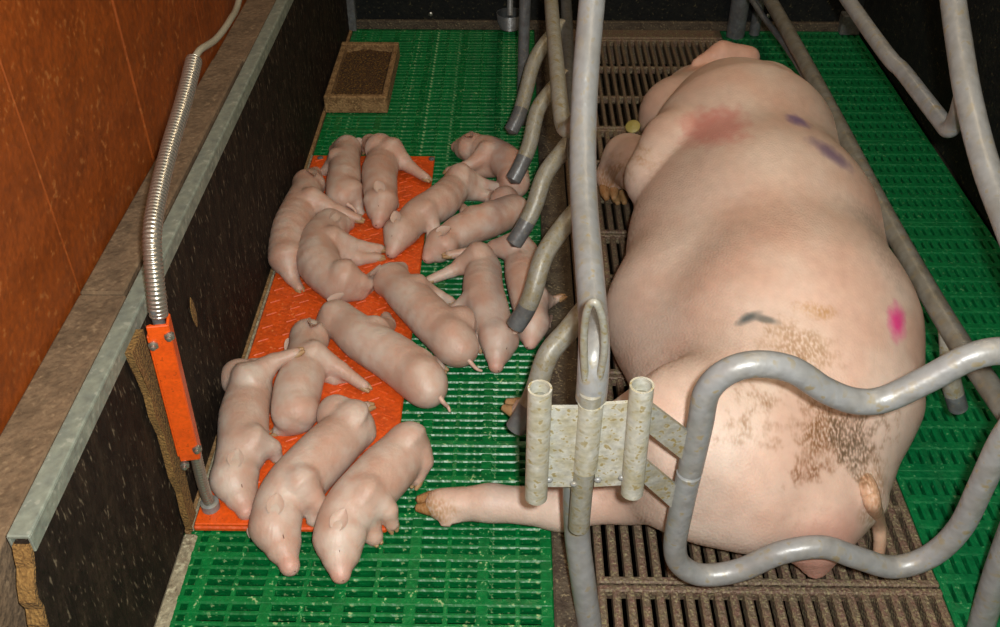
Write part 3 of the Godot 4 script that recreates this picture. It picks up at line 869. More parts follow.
# ---------------------------------------------------------------- the creep corner
func build_creep() -> void:
	var m := thing("creep_mat", Vector3(-0.4, 0, -1.8), "orange tread plate mat under the sleeping piglets", "mat")
	var lo := Vector3(-0.581, 0.002, -2.49)
	var hi := Vector3(-0.224, 0.014, -1.132)
	var b := MB.new()
	b.box(lo, hi, 0.003)
	part(b, "plate", M.mat_orange, m)
	var tr := MB.new()
	var k := 0
	var z := lo.z + 0.03
	while z < hi.z - 0.02:
		var x := lo.x + 0.022 + (0.0 if k % 2 == 0 else 0.017)
		var j := 0
		while x < hi.x - 0.018:
			var bs := Basis(Vector3.UP, deg_to_rad(28 if (j + k) % 2 == 0 else -28))
			tr.box(Vector3(-0.0135, 0.0, -0.0035), Vector3(0.0135, 0.0034, 0.0035), 0.0022, Color.WHITE, bs, Vector3(x, 0.0132, z))
			x += 0.034; j += 1
		z += 0.0235; k += 1
	var to := part(tr, "tread", M.mat_orange, m)
	to.set_meta("kind", "stuff")
	var eg := MB.new()
	eg.box(Vector3(-0.5865, 0.002, -2.49), Vector3(-0.581, 0.0155, -1.132), 0.001)
	var ego := part(eg, "edge_strip", M.lime, m)
	ego.set_meta("label", "pale worn edge of the mat")
	for q in [Vector3(-0.232, 0.014, -2.47), Vector3(-0.556, 0.014, -2.47), Vector3(-0.50, 0.014, -1.155)]:
		var s := MB.new()
		s.tube(PackedVector3Array([q, q + Vector3(0, 0.004, 0)]), even(2, 0.009), 10)
		part(s, "screw", M.steel_worn, m)
	# conduit of the mat heater
	var cd := thing("heater_conduit", Vector3(-0.556, 0, -1.17), "coiled metal cable conduit with orange cover rising from the mat", "conduit")
	var foot := MB.new()
	foot.box(Vector3(-0.578, 0.015, -1.235), Vector3(-0.47, 0.022, -1.134), 0.002)
	part(foot, "foot_plate", M.channel, cd)
	var clampb := MB.new()
	clampb.tube(PackedVector3Array([Vector3(-0.556, 0.02, -1.172), Vector3(-0.556, 0.038, -1.172)]), even(2, 0.017), 16)
	part(clampb, "collar", M.steel, cd)
	coil(cd, [Vector3(-0.556, 0.036, -1.172), Vector3(-0.558, 0.09, -1.171), Vector3(-0.5544, 0.1600, -1.1700) + Vector3(0, 0.03, 0)], 0.0105, "flexible_hose")
	# folded orange cover: web and two flanges
	var top := Vector3(-0.5512, 0.4838, -1.1680)
	var bot := Vector3(-0.5611, 0.1777, -1.1680)
	var ax := (top - bot).normalized()
	var bs := Basis(ax.cross(Vector3(0.2, 0, 1)).normalized(), ax, Vector3.ZERO)
	bs.z = bs.x.cross(bs.y)
	if bs.z.z < 0.0:
		bs.x = -bs.x; bs.z = -bs.z
	var len := (top - bot).length()
	var ch := MB.new()
	ch.box(Vector3(-0.0165, 0, -0.003), Vector3(0.0165, len, 0.003), 0.0012, Color.WHITE, bs, bot + bs.z * 0.018)
	ch.box(Vector3(-0.0195, 0.012, -0.026), Vector3(-0.0145, len - 0.02, 0.006), 0.0012, Color.WHITE, bs, bot + bs.z * 0.014)
	ch.box(Vector3(0.0125, 0.0, -0.026), Vector3(0.0175, len, 0.004), 0.0012, Color.WHITE, bs, bot + bs.z * 0.016)
	part(ch, "cover", M.channel, cd)
	for q in [[-0.012, 0.88], [0.015, 0.93], [0.016, 0.09], [-0.011, -0.03]]:
		var c: Vector3 = bot + bs.x * q[0] + bs.y * len * q[1] + bs.z * 0.018
		var bo := MB.new()
		bo.tube(PackedVector3Array([c, c + bs.z * 0.006]), even(2, 0.0085), 6)
		bo.tube(PackedVector3Array([c + bs.z * 0.005, c + bs.z * 0.012]), even(2, 0.0045), 10, Color.WHITE, 0.5)
		part(bo, "bolt", M.chrome, cd)
	var inner := MB.new()
	inner.tube(PackedVector3Array([bot - bs.y * 0.005, top + bs.y * 0.02]), even(2, 0.0095), 12)
	part(inner, "core_tube", M.steel_worn, cd)
	var path := [Vector3(-0.5506, 0.4846, -1.1720), Vector3(-0.5475, 0.5300, -1.1800), Vector3(-0.5504, 0.5960, -1.2200), Vector3(-0.5567, 0.6236, -1.2900), Vector3(-0.5587, 0.6559, -1.3900), Vector3(-0.5565, 0.6896, -1.5000), Vector3(-0.5565, 0.7207, -1.5900)]
	coil(cd, path, 0.0145, "coiled_conduit")
	part(pipe([path[6], Vector3(-0.5526, 0.7259, -1.6200), Vector3(-0.5461, 0.7117, -1.7000), Vector3(-0.5441, 0.7068, -1.8000), Vector3(-0.5547, 0.6993, -1.9200), Vector3(-0.5609, 0.7597, -2.1000), Vector3(-0.5815, 0.8265, -2.3000)], 0.0062, 5, 12), "cable", M.cable, cd)
	# wooden feed tray in the far corner
	var bx := thing("feed_tray", Vector3(-0.49, 0, -3.0), "shallow wooden tray of dark meal in the far left corner", "tray")
	var x0 := -0.59
	var x1 := -0.392
	var z0 := -3.19
	var z1 := -2.775
	for q in [[Vector3(x0, 0.001, z1 - 0.02), Vector3(x1, 0.058, z1)], [Vector3(x0, 0.001, z0), Vector3(x1, 0.058, z0 + 0.02)], [Vector3(x0, 0.001, z0 + 0.02), Vector3(x0 + 0.018, 0.056, z1 - 0.02)], [Vector3(x1 - 0.018, 0.001, z0 + 0.02), Vector3(x1, 0.056, z1 - 0.02)]]:
		var w := MB.new()
		w.box(q[0], q[1], 0.003)
		part(w, "side_board", M.wood, bx)
	var fd := MB.new()
	var nz := 24
	var nx := 14
	for a in nz + 1:
		for c in nx + 1:
			var x := lerpf(x0 + 0.016, x1 - 0.016, float(c) / nx)
			var zz := lerpf(z0 + 0.018, z1 - 0.018, float(a) / nz)
			fd.vert(Vector3(x, 0.030 + 0.006 * sin(x * 41.0) * cos(zz * 29.0) + rng.randf() * 0.006, zz), Vector3.UP, Color.WHITE)
	for a in nz:
		for c in nx: fd.quad(a * (nx + 1) + c, a * (nx + 1) + c + 1, (a + 1) * (nx + 1) + c + 1, (a + 1) * (nx + 1) + c)
	var fo := part(fd, "meal", M.feed, bx)
	fo.set_meta("kind", "stuff")

# a tube wound as a tight spring: its rings are real ridges
func coil(parent: Node, pts: Array, r: float, called: String) -> void:
	var sp := smooth(pts, 10)
	var cum := [0.0]
	for j in range(1, sp.size()): cum.append(cum[j - 1] + (sp[j] - sp[j - 1]).length())
	var total: float = cum[cum.size() - 1]
	var out := PackedVector3Array()
	var rad := PackedFloat32Array()
	var n := int(total / 0.0011)
	var seg := 0
	for k in n + 1:
		var s := total * k / n
		while seg < sp.size() - 2 and cum[seg + 1] < s: seg += 1
		out.append(sp[seg].lerp(sp[seg + 1], clampf((s - cum[seg]) / maxf(cum[seg + 1] - cum[seg], 1e-6), 0.0, 1.0)))
		rad.append(r * (0.86 + 0.16 * sqrt(absf(sin(s / 0.0066 * PI)))))
	# straighten the polyline a little so that neighbouring rings do not cross
	for it in 6:
		for k in range(1, out.size() - 1): out[k] = (out[k - 1] + out[k] * 2.0 + out[k + 1]) * 0.25
	var mb := MB.new()
	mb.tube(out, rad, 14)
	part(mb, called, M.chrome, parent)

# ---------------------------------------------------------------- the sow
func build_sow() -> void:
	var B := []
	var k := 0.09
	# trunk: back side and belly side
	B.append([Vector3(0.585, 0.215, -2.27), Vector3(0.568, 0.235, -2.12), 0.175, 0.208, k])
	B.append([Vector3(0.568, 0.235, -2.12), Vector3(0.557, 0.235, -1.75), 0.208, 0.220, k])
	B.append([Vector3(0.557, 0.235, -1.75), Vector3(0.540, 0.235, -1.42), 0.220, 0.214, k])
	B.append([Vector3(0.540, 0.235, -1.42), Vector3(0.520, 0.225, -1.28), 0.214, 0.190, k])
	B.append([Vector3(0.54, 0.19, -2.05), Vector3(0.455, 0.175, -1.85), 0.14, 0.155, k])
	B.append([Vector3(0.455, 0.175, -1.85), Vector3(0.378, 0.168, -1.57), 0.155, 0.166, k])
	B.append([Vector3(0.378, 0.168, -1.57), Vector3(0.375, 0.155, -1.36), 0.166, 0.135, 0.06])
	# rump and hams
	B.append([Vector3(0.50, 0.24, -1.36), Vector3(0.46, 0.205, -1.225), 0.20, 0.165, 0.07])
	B.append([Vector3(0.54, 0.20, -1.24), Vector3(0.54, 0.155, -1.165), 0.17, 0.115, 0.08])
	B.append([Vector3(0.4134, 0.1900, -1.0838), Vector3(0.4917, 0.1700, -1.0802), 0.105, 0.095, 0.09])
	B.append([Vector3(0.3649, 0.2600, -1.1361), Vector3(0.3116, 0.1800, -1.1267), 0.128, 0.088, 0.09])
	B.append([Vector3(0.3110, 0.1800, -1.1221), Vector3(0.2244, 0.0850, -1.1735), 0.095, 0.058, 0.05])
	B.append([Vector3(0.2244, 0.0850, -1.1735), Vector3(0.0939, 0.0550, -1.1525), 0.056, 0.040, 0.03])
	B.append([Vector3(0.0939, 0.0550, -1.1525), Vector3(-0.0343, 0.0450, -1.1707), 0.039, 0.033, 0.02])
	B.append([Vector3(-0.0343, 0.0450, -1.1707), Vector3(-0.1274, 0.0360, -1.1746), 0.033, 0.030, 0.02])
	# dew claws and the other hind leg
	B.append([Vector3(-0.0858, 0.0300, -1.1566), Vector3(-0.1147, 0.0250, -1.1417), 0.015, 0.012, 0.008])
	B.append([Vector3(0.2838, 0.2800, -1.1342), Vector3(0.1675, 0.2000, -1.1737), 0.11, 0.058, 0.05])
	B.append([Vector3(0.1675, 0.2000, -1.1737), Vector3(0.0943, 0.1400, -1.2617), 0.052, 0.036, 0.03])
	B.append([Vector3(0.0943, 0.1400, -1.2617), Vector3(0.0285, 0.1050, -1.3510), 0.034, 0.027, 0.02])
	# neck, jowl and head
	B.append([Vector3(0.600, 0.130, -2.36), Vector3(0.605, 0.125, -2.56), 0.135, 0.122, 0.025])
	B.append([Vector3(0.53, 0.14, -2.40), Vector3(0.475, 0.14, -2.50), 0.125, 0.105, 0.05])
	B.append([Vector3(0.475, 0.14, -2.50), Vector3(0.54, 0.125, -2.66), 0.10, 0.09, 0.05])
	B.append([Vector3(0.605, 0.125, -2.56), Vector3(0.625, 0.12, -2.70), 0.122, 0.105, 0.04])
	B.append([Vector3(0.625, 0.12, -2.70), Vector3(0.70, 0.085, -2.82), 0.09, 0.062, 0.03])
	# shoulder hump and the folded foreleg, set off from neck and trunk by creases
	B.append([Vector3(0.665, 0.245, -2.37), Vector3(0.56, 0.275, -2.23), 0.115, 0.150, 0.03])
	B.append([Vector3(0.56, 0.275, -2.23), Vector3(0.3976, 0.3000, -2.0293), 0.138, 0.094, 0.022])
	B.append([Vector3(0.3976, 0.3000, -2.0293), Vector3(0.3476, 0.2600, -1.9683), 0.094, 0.084, 0.016])
	B.append([Vector3(0.3574, 0.2000, -2.0863), Vector3(0.3107, 0.1300, -2.2741), 0.078, 0.068, 0.03])
	B.append([Vector3(0.3107, 0.1300, -2.2741), Vector3(0.2690, 0.0800, -2.2746), 0.066, 0.044, 0.02])
	# ear laid back over the cheek
	B.append([Vector3(0.6886, 0.2350, -2.6845), Vector3(0.6092, 0.2550, -2.6802), 0.036, 0.030, 0.04])
	B.append([Vector3(0.6092, 0.2550, -2.6802), Vector3(0.5299, 0.2350, -2.6552), 0.029, 0.012, 0.02])
	# vulva and tail root
	B.append([Vector3(0.4935, 0.2100, -1.0362), Vector3(0.5114, 0.1400, -1.0308), 0.050, 0.044, 0.035])
	B.append([Vector3(0.5114, 0.1400, -1.0308), Vector3(0.5186, 0.1000, -1.0266), 0.042, 0.034, 0.02])
	B.append([Vector3(0.5186, 0.1000, -1.0266), Vector3(0.5227, 0.0700, -1.0182), 0.032, 0.022, 0.015])
	B.append([Vector3(0.5821, 0.2200, -1.0604), Vector3(0.6076, 0.1850, -1.0627), 0.024, 0.017, 0.03])
	var nz := FastNoiseLite.new()
	nz.seed = 9; nz.frequency = 5.0; nz.fractal_octaves = 4
	var hoofp := Vector3(-0.1462, 0.0350, -1.1776)
	var vul := Vector3(0.5232, 0.0700, -1.0202)
	var vul_top := Vector3(0.4981, 0.1800, -1.0298)
	var ear_a := Vector3(0.6676, 0.2700, -2.6475)
	var ear_b := Vector3(0.5223, 0.2500, -2.6358)
	var paint := func(p: Vector3, _n: Vector3) -> Color:
		var a := nz.get_noise_3dv(p)
		var col := Color(1.0, 0.98, 0.97).lerp(Color(0.98, 0.88, 0.85), clampf(0.45 + a * 1.2, 0.0, 1.0))
		var d := (p - Geometry3D.get_closest_point_to_segment(p, vul, vul_top)).length()
		col = col.lerp(Color(0.94, 0.56, 0.52), clampf(1.0 - (d - 0.035) / 0.05, 0.0, 0.75))
		d = (p - Geometry3D.get_closest_point_to_segment(p, ear_a, ear_b)).length()
		col = col.lerp(Color(1.0, 0.70, 0.60), clampf(1.0 - (d - 0.03) / 0.03, 0.0, 0.7))
		return col
	var mb := blob(B, 0.0125, paint)
	# ear folded back over the cheek, hooves, tail, teats
	hooves(mb, Vector3(-0.1350, 0.0350, -1.1777), Vector3(-0.1838, 0.0300, -1.1788) - Vector3(-0.1350, 0.0350, -1.1777), 0.024, Color(0.62, 0.45, 0.24))
	hooves(mb, Vector3(0.0208, 0.1000, -1.3614), Vector3(-0.0127, 0.1000, -1.3749) - Vector3(0.0267, 0.1000, -1.3587), 0.022, Color(0.62, 0.45, 0.24))
	hooves(mb, Vector3(0.2622, 0.0600, -2.2356), Vector3(0.2662, 0.0500, -2.1725) - Vector3(0.2629, 0.0600, -2.2457), 0.024, Color(0.62, 0.45, 0.24))
	hooves(mb, Vector3(0.2918, 0.0350, -2.2457), Vector3(0.2996, 0.0300, -2.1747) - Vector3(0.2918, 0.0350, -2.2457), 0.022, Color(0.55, 0.4, 0.2))
	var tl := smooth([Vector3(0.5737, 0.2458, -1.0635), Vector3(0.5738, 0.2527, -1.0407), Vector3(0.5775, 0.2462, -1.0256), Vector3(0.5816, 0.2334, -1.0179), Vector3(0.6314, 0.1250, -1.0716), Vector3(0.6451, 0.0800, -1.0687), Vector3(0.6520, 0.0350, -1.0667)], 5)
	var tr := PackedFloat32Array()
	for j in tl.size(): tr.append(lerpf(0.017, 0.010, float(j) / (tl.size() - 1)))
	mb.tube(tl, tr, 10, Color(0.93, 0.76, 0.62))
	# paint map laid on the hide from above and behind, at forty-five degrees
	for j in mb.v.size():
		var p := mb.v[j]
		mb.uv[j] = Vector2((p.x + 0.25) / 1.25, ((p.z - p.y) * 0.70711 + 2.3) / 1.9)
	var o := MeshInstance3D.new()
	o.name = "sow"
	var at := Vector3(0.5, 0, -1.8)
	o.mesh = mb.mesh(at); o.position = at
	o.material_override = sow_hide()
	add_child(o)
	tag(o, "large pink sow lying on her side in the steel crate, rump to camera", "sow")
	var tg := MB.new()
	var tc := Vector3(0.3435, 0.1200, -2.4755)
	tg.tube(PackedVector3Array([tc, tc + Vector3(-0.001, 0.0035, 0.002)]), even(2, 0.021), 18)
	tg.tube(PackedVector3Array([tc + Vector3(-0.001, 0.0035, 0.002), tc + Vector3(-0.002, 0.007, 0.004)]), even(2, 0.006), 10)
	part(tg, "ear_tag", M.tag_yellow, o)

func sow_hide() -> StandardMaterial3D:
	var W := 768
	var Hh := 1024
	var im := Image.create(W, Hh, true, Image.FORMAT_RGB8)
	var coarse := noise_img(201, 0.006, 4, 512)
	var fine := noise_img(203, 0.06, 3, 512)
	var hair := noise_img(205, 0.16, 2, 512)
	# [u metres, v metres, ru, rv, angle, colour, strength, raggedness]
	var marks := [
		[0.4399, -1.6527, 0.0620, 0.0500, -0.500] + [Color(0.74, 0.42, 0.40), 0.5, 1.0],
		[0.4048, -1.6918, 0.0400, 0.0300, -0.500] + [Color(0.74, 0.46, 0.42), 0.4, 1.0],
		[0.6135, -1.6586, 0.0300, 0.0280, 0.000] + [Color(0.42, 0.36, 0.55), 0.85, 0.8],
		[0.6457, -1.5545, 0.0600, 0.0240, 0.750] + [Color(0.44, 0.38, 0.47), 0.9, 0.6],
		[0.6549, -1.1866, 0.0240, 0.0360, 0.300] + [Color(0.80, 0.25, 0.52), 0.95, 0.6],
		[0.3983, -1.1888, 0.0220, 0.0080, -0.500] + [Color(0.30, 0.33, 0.33), 0.95, 0.6],
		[0.4259, -1.1857, 0.0180, 0.0060, 0.300] + [Color(0.34, 0.36, 0.35), 0.8, 0.7],
		[0.5160, -1.1966, 0.0350, 0.0180, 0.300] + [Color(0.62, 0.47, 0.26), 0.6, 1.3],
		[0.4901, -1.1318, 0.0600, 0.0350, 0.200] + [Color(0.52, 0.40, 0.27), 0.6, 1.5],
		[0.4799, -0.9956, 0.0950, 0.0850, 0.000] + [Color(0.45, 0.32, 0.2), 0.85, 1.6],
		[0.4694, -0.9415, 0.0500, 0.0350, -0.300] + [Color(0.42, 0.27, 0.16), 0.85, 1.6],
		[0.5448, -0.9877, 0.0450, 0.0600, 0.000] + [Color(0.33, 0.30, 0.25), 0.7, 1.9],
		[0.4571, -0.8628, 0.0500, 0.0300, 0.000] + [Color(0.5, 0.33, 0.22), 0.6, 1.7],
		[0.5890, -0.8918, 0.0300, 0.0700, 0.000] + [Color(0.5, 0.38, 0.26), 0.5, 1.5],
		[-0.1539, -0.8553, 0.0500, 0.0350, 0.000] + [Color(0.6, 0.46, 0.3), 0.7, 1.6],
		[0.2494, -1.6452, 0.0500, 0.0600, 0.000] + [Color(0.55, 0.38, 0.2), 0.6, 1.5],
		[0.6917, -1.4138, 0.0600, 0.0400, 0.500] + [Color(0.55, 0.5, 0.47), 0.5, 1.2],
		[0.6811, -1.3495, 0.0400, 0.0900, 0.200] + [Color(0.6, 0.54, 0.5), 0.55, 1.2]]
	for y in Hh:
		var v := float(y) / Hh * 1.9 - 2.3
		var near := []
		for m in marks:
			if absf(v - m[1]) < maxf(m[2], m[3]) * 1.9: near.append(m)
		for x in W:
			var u := float(x) / W * 1.25 - 0.25
			var c := coarse.get_pixel(x % 512, y % 512).r
			var f := fine.get_pixel(x % 512, y % 512).r
			var col := Color(0.75, 0.685, 0.635).lerp(Color(0.735, 0.64, 0.58), clampf((c - 0.4) * 3.0, 0.0, 1.0))
			col *= 0.965 + 0.07 * f
			for m in near:
				var du: float = u - m[0]
				var dv: float = v - m[1]
				var cs := cos(m[4])
				var sn := sin(m[4])
				var a: float = (du * cs + dv * sn) / m[2]
				var b: float = (-du * sn + dv * cs) / m[3]
				var d := sqrt(a * a + b * b)
				if d > 1.8: continue
				d += (f - 0.5) * m[7] * 0.6 + (c - 0.5) * m[7] * 1.2
				var w := clampf((1.15 - d) * 1.1, 0.0, 1.0) * float(m[6])
				if m[7] > 1.1: w *= clampf(0.45 + (hair.get_pixel((x * 2) % 512, y % 512).r - 0.42) * 2.2, 0.0, 1.0)
				col = col.lerp(m[5], w)
			im.set_pixel(x, y, col)
	im.generate_mipmaps()
	var m := StandardMaterial3D.new()
	m.albedo_texture = ImageTexture.create_from_image(im)
	m.vertex_color_use_as_albedo = true
	m.roughness = 0.52
	m.subsurf_scatter_enabled = true; m.subsurf_scatter_strength = 0.1
	var nm := noise_img(209, 0.3, 2, 1024)
	nm.convert(Image.FORMAT_RGBA8); nm.bump_map_to_normal_map(1.6); nm.generate_mipmaps()
	m.normal_enabled = true; m.normal_texture = ImageTexture.create_from_image(nm); m.normal_scale = 0.2
	return m

# ---------------------------------------------------------------- the piglets
func build_piglets() -> void:
	var list := []
	list.append({"label": "pale piglet at the front right, snout on the green slats beside the sow's hoof",
		"spine": [[Vector3(-0.1982, 0.0520, -1.2943), 0.0470], [Vector3(-0.2340, 0.0580, -1.2321), 0.0530], [Vector3(-0.2780, 0.0550, -1.1591), 0.0530], [Vector3(-0.2987, 0.0500, -1.1192), 0.0460]],
		"head": Vector3(-0.3028, 0.0460, -1.0822), "snout": Vector3(-0.2906, 0.0260, -1.0185), "roll": 65.0,
		"legs": [[Vector3(-0.1881, 0.0600, -1.2948), Vector3(-0.1637, 0.0450, -1.2700), Vector3(-0.1764, 0.0220, -1.2445)], [Vector3(-0.2494, 0.0700, -1.1610), Vector3(-0.2203, 0.0500, -1.1477), Vector3(-0.2139, 0.0220, -1.1382)], [Vector3(-0.2687, 0.0300, -1.1402), Vector3(-0.2450, 0.0140, -1.1145)]], "size": 1.060})
	list.append({"label": "pale piglet second from the right in the front row, snout on the green slats",
		"spine": [[Vector3(-0.3122, 0.0550, -1.3490), 0.0460], [Vector3(-0.3497, 0.0600, -1.2848), 0.0520], [Vector3(-0.3976, 0.0560, -1.2020), 0.0530], [Vector3(-0.4198, 0.0500, -1.1567), 0.0460]],
		"head": Vector3(-0.4222, 0.0460, -1.1094), "snout": Vector3(-0.3812, 0.0240, -1.0354), "roll": 60.0,
		"legs": [[Vector3(-0.3046, 0.0600, -1.3552), Vector3(-0.2845, 0.0450, -1.3425), Vector3(-0.3043, 0.0300, -1.3159)], [Vector3(-0.3464, 0.0500, -1.3897), Vector3(-0.3204, 0.0500, -1.4072), Vector3(-0.2936, 0.0450, -1.4184), [0.0220, 0.0130, 0.0110]], [Vector3(-0.3745, 0.0700, -1.1758), Vector3(-0.3526, 0.0500, -1.1623), Vector3(-0.3611, 0.0200, -1.1470)]], "size": 1.060})
	list.append({"label": "piglet at the left of the front row, lying along the black board",
		"spine": [[Vector3(-0.5389, 0.0520, -1.4670), 0.0440], [Vector3(-0.5335, 0.0560, -1.3784), 0.0490], [Vector3(-0.5182, 0.0530, -1.2969), 0.0490], [Vector3(-0.5219, 0.0480, -1.2573), 0.0420]],
		"head": Vector3(-0.5219, 0.0440, -1.2206), "snout": Vector3(-0.4841, 0.0260, -1.1545), "roll": 55.0,
		"legs": [[Vector3(-0.5302, 0.0700, -1.4692), Vector3(-0.4926, 0.0950, -1.4977), Vector3(-0.4464, 0.1050, -1.5152), [0.0300, 0.0170, 0.0125]], [Vector3(-0.5728, 0.0400, -1.5069), Vector3(-0.5592, 0.0300, -1.5560), Vector3(-0.5271, 0.0300, -1.5694), [0.0250, 0.0150, 0.0125]], [Vector3(-0.4871, 0.0600, -1.2934), Vector3(-0.4638, 0.0450, -1.3024), Vector3(-0.4570, 0.0200, -1.2992)]], "size": 1.020})
	list.append({"label": "piglet curled on the orange mat behind the front row, foreleg stretched right",
		"spine": [[Vector3(-0.4369, 0.0500, -1.3970), 0.0460], [Vector3(-0.4390, 0.0550, -1.4592), 0.0490], [Vector3(-0.4379, 0.0520, -1.5366), 0.0460], [Vector3(-0.4424, 0.0500, -1.5874), 0.0400]],
		"head": Vector3(-0.4462, 0.0470, -1.6344), "snout": Vector3(-0.4208, 0.0200, -1.6803), "roll": -55.0,
		"legs": [[Vector3(-0.4108, 0.0600, -1.5472), Vector3(-0.3631, 0.0450, -1.5326), Vector3(-0.3097, 0.0250, -1.5017)], [Vector3(-0.4248, 0.0400, -1.3901), Vector3(-0.4564, 0.0200, -1.3809), Vector3(-0.4703, 0.0160, -1.3762)], [Vector3(-0.4226, 0.0300, -1.5578), Vector3(-0.3763, 0.0200, -1.5311), Vector3(-0.3406, 0.0160, -1.5359)]], "tint": 0.060})
	list.append({"label": "piglet lying on its belly in the middle, tail pointing at the sow's hind foot",
		"spine": [[Vector3(-0.1793, 0.0520, -1.4840), 0.0500], [Vector3(-0.2396, 0.0560, -1.5476), 0.0520], [Vector3(-0.3213, 0.0540, -1.6178), 0.0490], [Vector3(-0.3663, 0.0500, -1.6700), 0.0430]],
		"head": Vector3(-0.3945, 0.0500, -1.6943), "snout": Vector3(-0.4293, 0.0180, -1.6896), "roll": -10.0,
		"legs": [[Vector3(-0.2891, 0.0500, -1.6433), Vector3(-0.2785, 0.0300, -1.6987), Vector3(-0.2885, 0.0180, -1.7419)], [Vector3(-0.1967, 0.0400, -1.5372), Vector3(-0.1704, 0.0200, -1.5788), Vector3(-0.1527, 0.0140, -1.5726)]], "size": 1.050,
		"tail": [Vector3(-0.1470, 0.0600, -1.4431), Vector3(-0.1363, 0.0500, -1.4300), Vector3(-0.1266, 0.0350, -1.4308), Vector3(-0.1222, 0.0300, -1.4213)],
		"bulge": [[Vector3(-0.1869, 0.0700, -1.4860), Vector3(-0.1690, 0.0550, -1.4599), 0.0400]]})
	list.append({"label": "piglet lying on its belly right of the middle, large ear towards the mat's edge",
		"spine": [[Vector3(-0.1182, 0.0520, -1.6061), 0.0480], [Vector3(-0.1736, 0.0560, -1.6830), 0.0500], [Vector3(-0.2302, 0.0540, -1.7646), 0.0470], [Vector3(-0.2599, 0.0500, -1.8072), 0.0420]],
		"head": Vector3(-0.2826, 0.0480, -1.8446), "snout": Vector3(-0.2685, 0.0200, -1.9308), "roll": 20.0,
		"legs": [[Vector3(-0.2123, 0.0500, -1.8002), Vector3(-0.1704, 0.0350, -1.7971), Vector3(-0.1428, 0.0200, -1.8012)], [Vector3(-0.1035, 0.0500, -1.6736), Vector3(-0.0813, 0.0300, -1.6697), Vector3(-0.0736, 0.0200, -1.6367)]], "size": 1.030,
		"tail": [Vector3(-0.0988, 0.0600, -1.5676), Vector3(-0.0836, 0.0450, -1.5555), Vector3(-0.0703, 0.0400, -1.5420), Vector3(-0.0596, 0.0350, -1.5413)],
		"bulge": [[Vector3(-0.1269, 0.0700, -1.6152), Vector3(-0.1064, 0.0550, -1.5895), 0.0400]]})
	list.append({"label": "piglet with its snout down on the green slats below the fourth steel finger",
		"spine": [[Vector3(-0.0641, 0.0550, -1.8822), 0.0420], [Vector3(-0.0642, 0.0600, -1.8008), 0.0470], [Vector3(-0.0485, 0.0560, -1.7240), 0.0450], [Vector3(-0.0362, 0.0500, -1.6780), 0.0400]],
		"head": Vector3(-0.0265, 0.0460, -1.6311), "snout": Vector3(-0.0299, 0.0240, -1.5633), "roll": 25.0,
		"legs": [[Vector3(-0.0842, 0.0600, -1.9118), Vector3(-0.1412, 0.0500, -1.8798), Vector3(-0.1931, 0.0400, -1.8564), [0.0260, 0.0150, 0.0120]], [Vector3(-0.0843, 0.0500, -1.7679), Vector3(-0.1237, 0.0300, -1.7552), Vector3(-0.1480, 0.0180, -1.7660)], [Vector3(-0.0696, 0.0400, -1.7362), Vector3(-0.0823, 0.0250, -1.6967), Vector3(-0.0765, 0.0140, -1.6538)]]})
	list.append({"label": "piglet half hidden under the fourth steel finger, nearest the crate",
		"spine": [[Vector3(0.0278, 0.0520, -1.9494), 0.0420], [Vector3(0.0321, 0.0550, -1.8594), 0.0450], [Vector3(0.0433, 0.0520, -1.7708), 0.0430], [Vector3(0.0475, 0.0480, -1.7280), 0.0380]],
		"head": Vector3(0.0494, 0.0440, -1.6899), "snout": Vector3(0.0449, 0.0220, -1.6428), "roll": -30.0,
		"legs": [[Vector3(0.0079, 0.0700, -1.9493), Vector3(-0.0708, 0.0600, -1.9538), Vector3(-0.1515, 0.0550, -1.9386), [0.0240, 0.0140, 0.0120]], [Vector3(0.0690, 0.0400, -1.7676), Vector3(0.0956, 0.0300, -1.7918), Vector3(0.1171, 0.0300, -1.8035), [0.0200, 0.0120, 0.0090]]], "tint": 0.080, "size": 0.950})
	list.append({"label": "long pink piglet stretched between the crate and the middle of the heap",
		"spine": [[Vector3(0.0076, 0.0450, -2.1574), 0.0410], [Vector3(-0.0568, 0.0530, -2.0972), 0.0460], [Vector3(-0.1246, 0.0500, -2.0505), 0.0430], [Vector3(-0.1516, 0.0460, -2.0291), 0.0370]],
		"head": Vector3(-0.1754, 0.0430, -2.0023), "snout": Vector3(-0.2091, 0.0220, -1.9667), "roll": 60.0,
		"legs": [[Vector3(-0.0856, 0.0500, -2.1060), Vector3(-0.1195, 0.0300, -2.1642), Vector3(-0.1323, 0.0200, -2.2086)], [Vector3(-0.0222, 0.0200, -2.2349), Vector3(-0.0525, 0.0180, -2.2578), Vector3(-0.0855, 0.0160, -2.2655)]], "tint": 0.150, "size": 0.970})
	list.append({"label": "piglet with its head hanging down on the orange mat, among the far piglets",
		"spine": [[Vector3(-0.1449, 0.0550, -2.2687), 0.0400], [Vector3(-0.1847, 0.0620, -2.1670), 0.0470], [Vector3(-0.2362, 0.0580, -2.1152), 0.0430], [Vector3(-0.2590, 0.0540, -2.0745), 0.0390]],
		"head": Vector3(-0.2791, 0.0500, -2.0394), "snout": Vector3(-0.3003, 0.0260, -1.9812), "roll": -60.0,
		"legs": [[Vector3(-0.1290, 0.0600, -2.2814), Vector3(-0.0803, 0.0450, -2.2859), Vector3(-0.0311, 0.0300, -2.2953)], [Vector3(-0.1341, 0.0400, -2.2623), Vector3(-0.0798, 0.0250, -2.2615), Vector3(-0.0307, 0.0200, -2.2650)], [Vector3(-0.2145, 0.0600, -2.1031), Vector3(-0.1982, 0.0400, -2.0778), Vector3(-0.2079, 0.0180, -2.0553)]], "size": 0.980, "tint": 0.080})
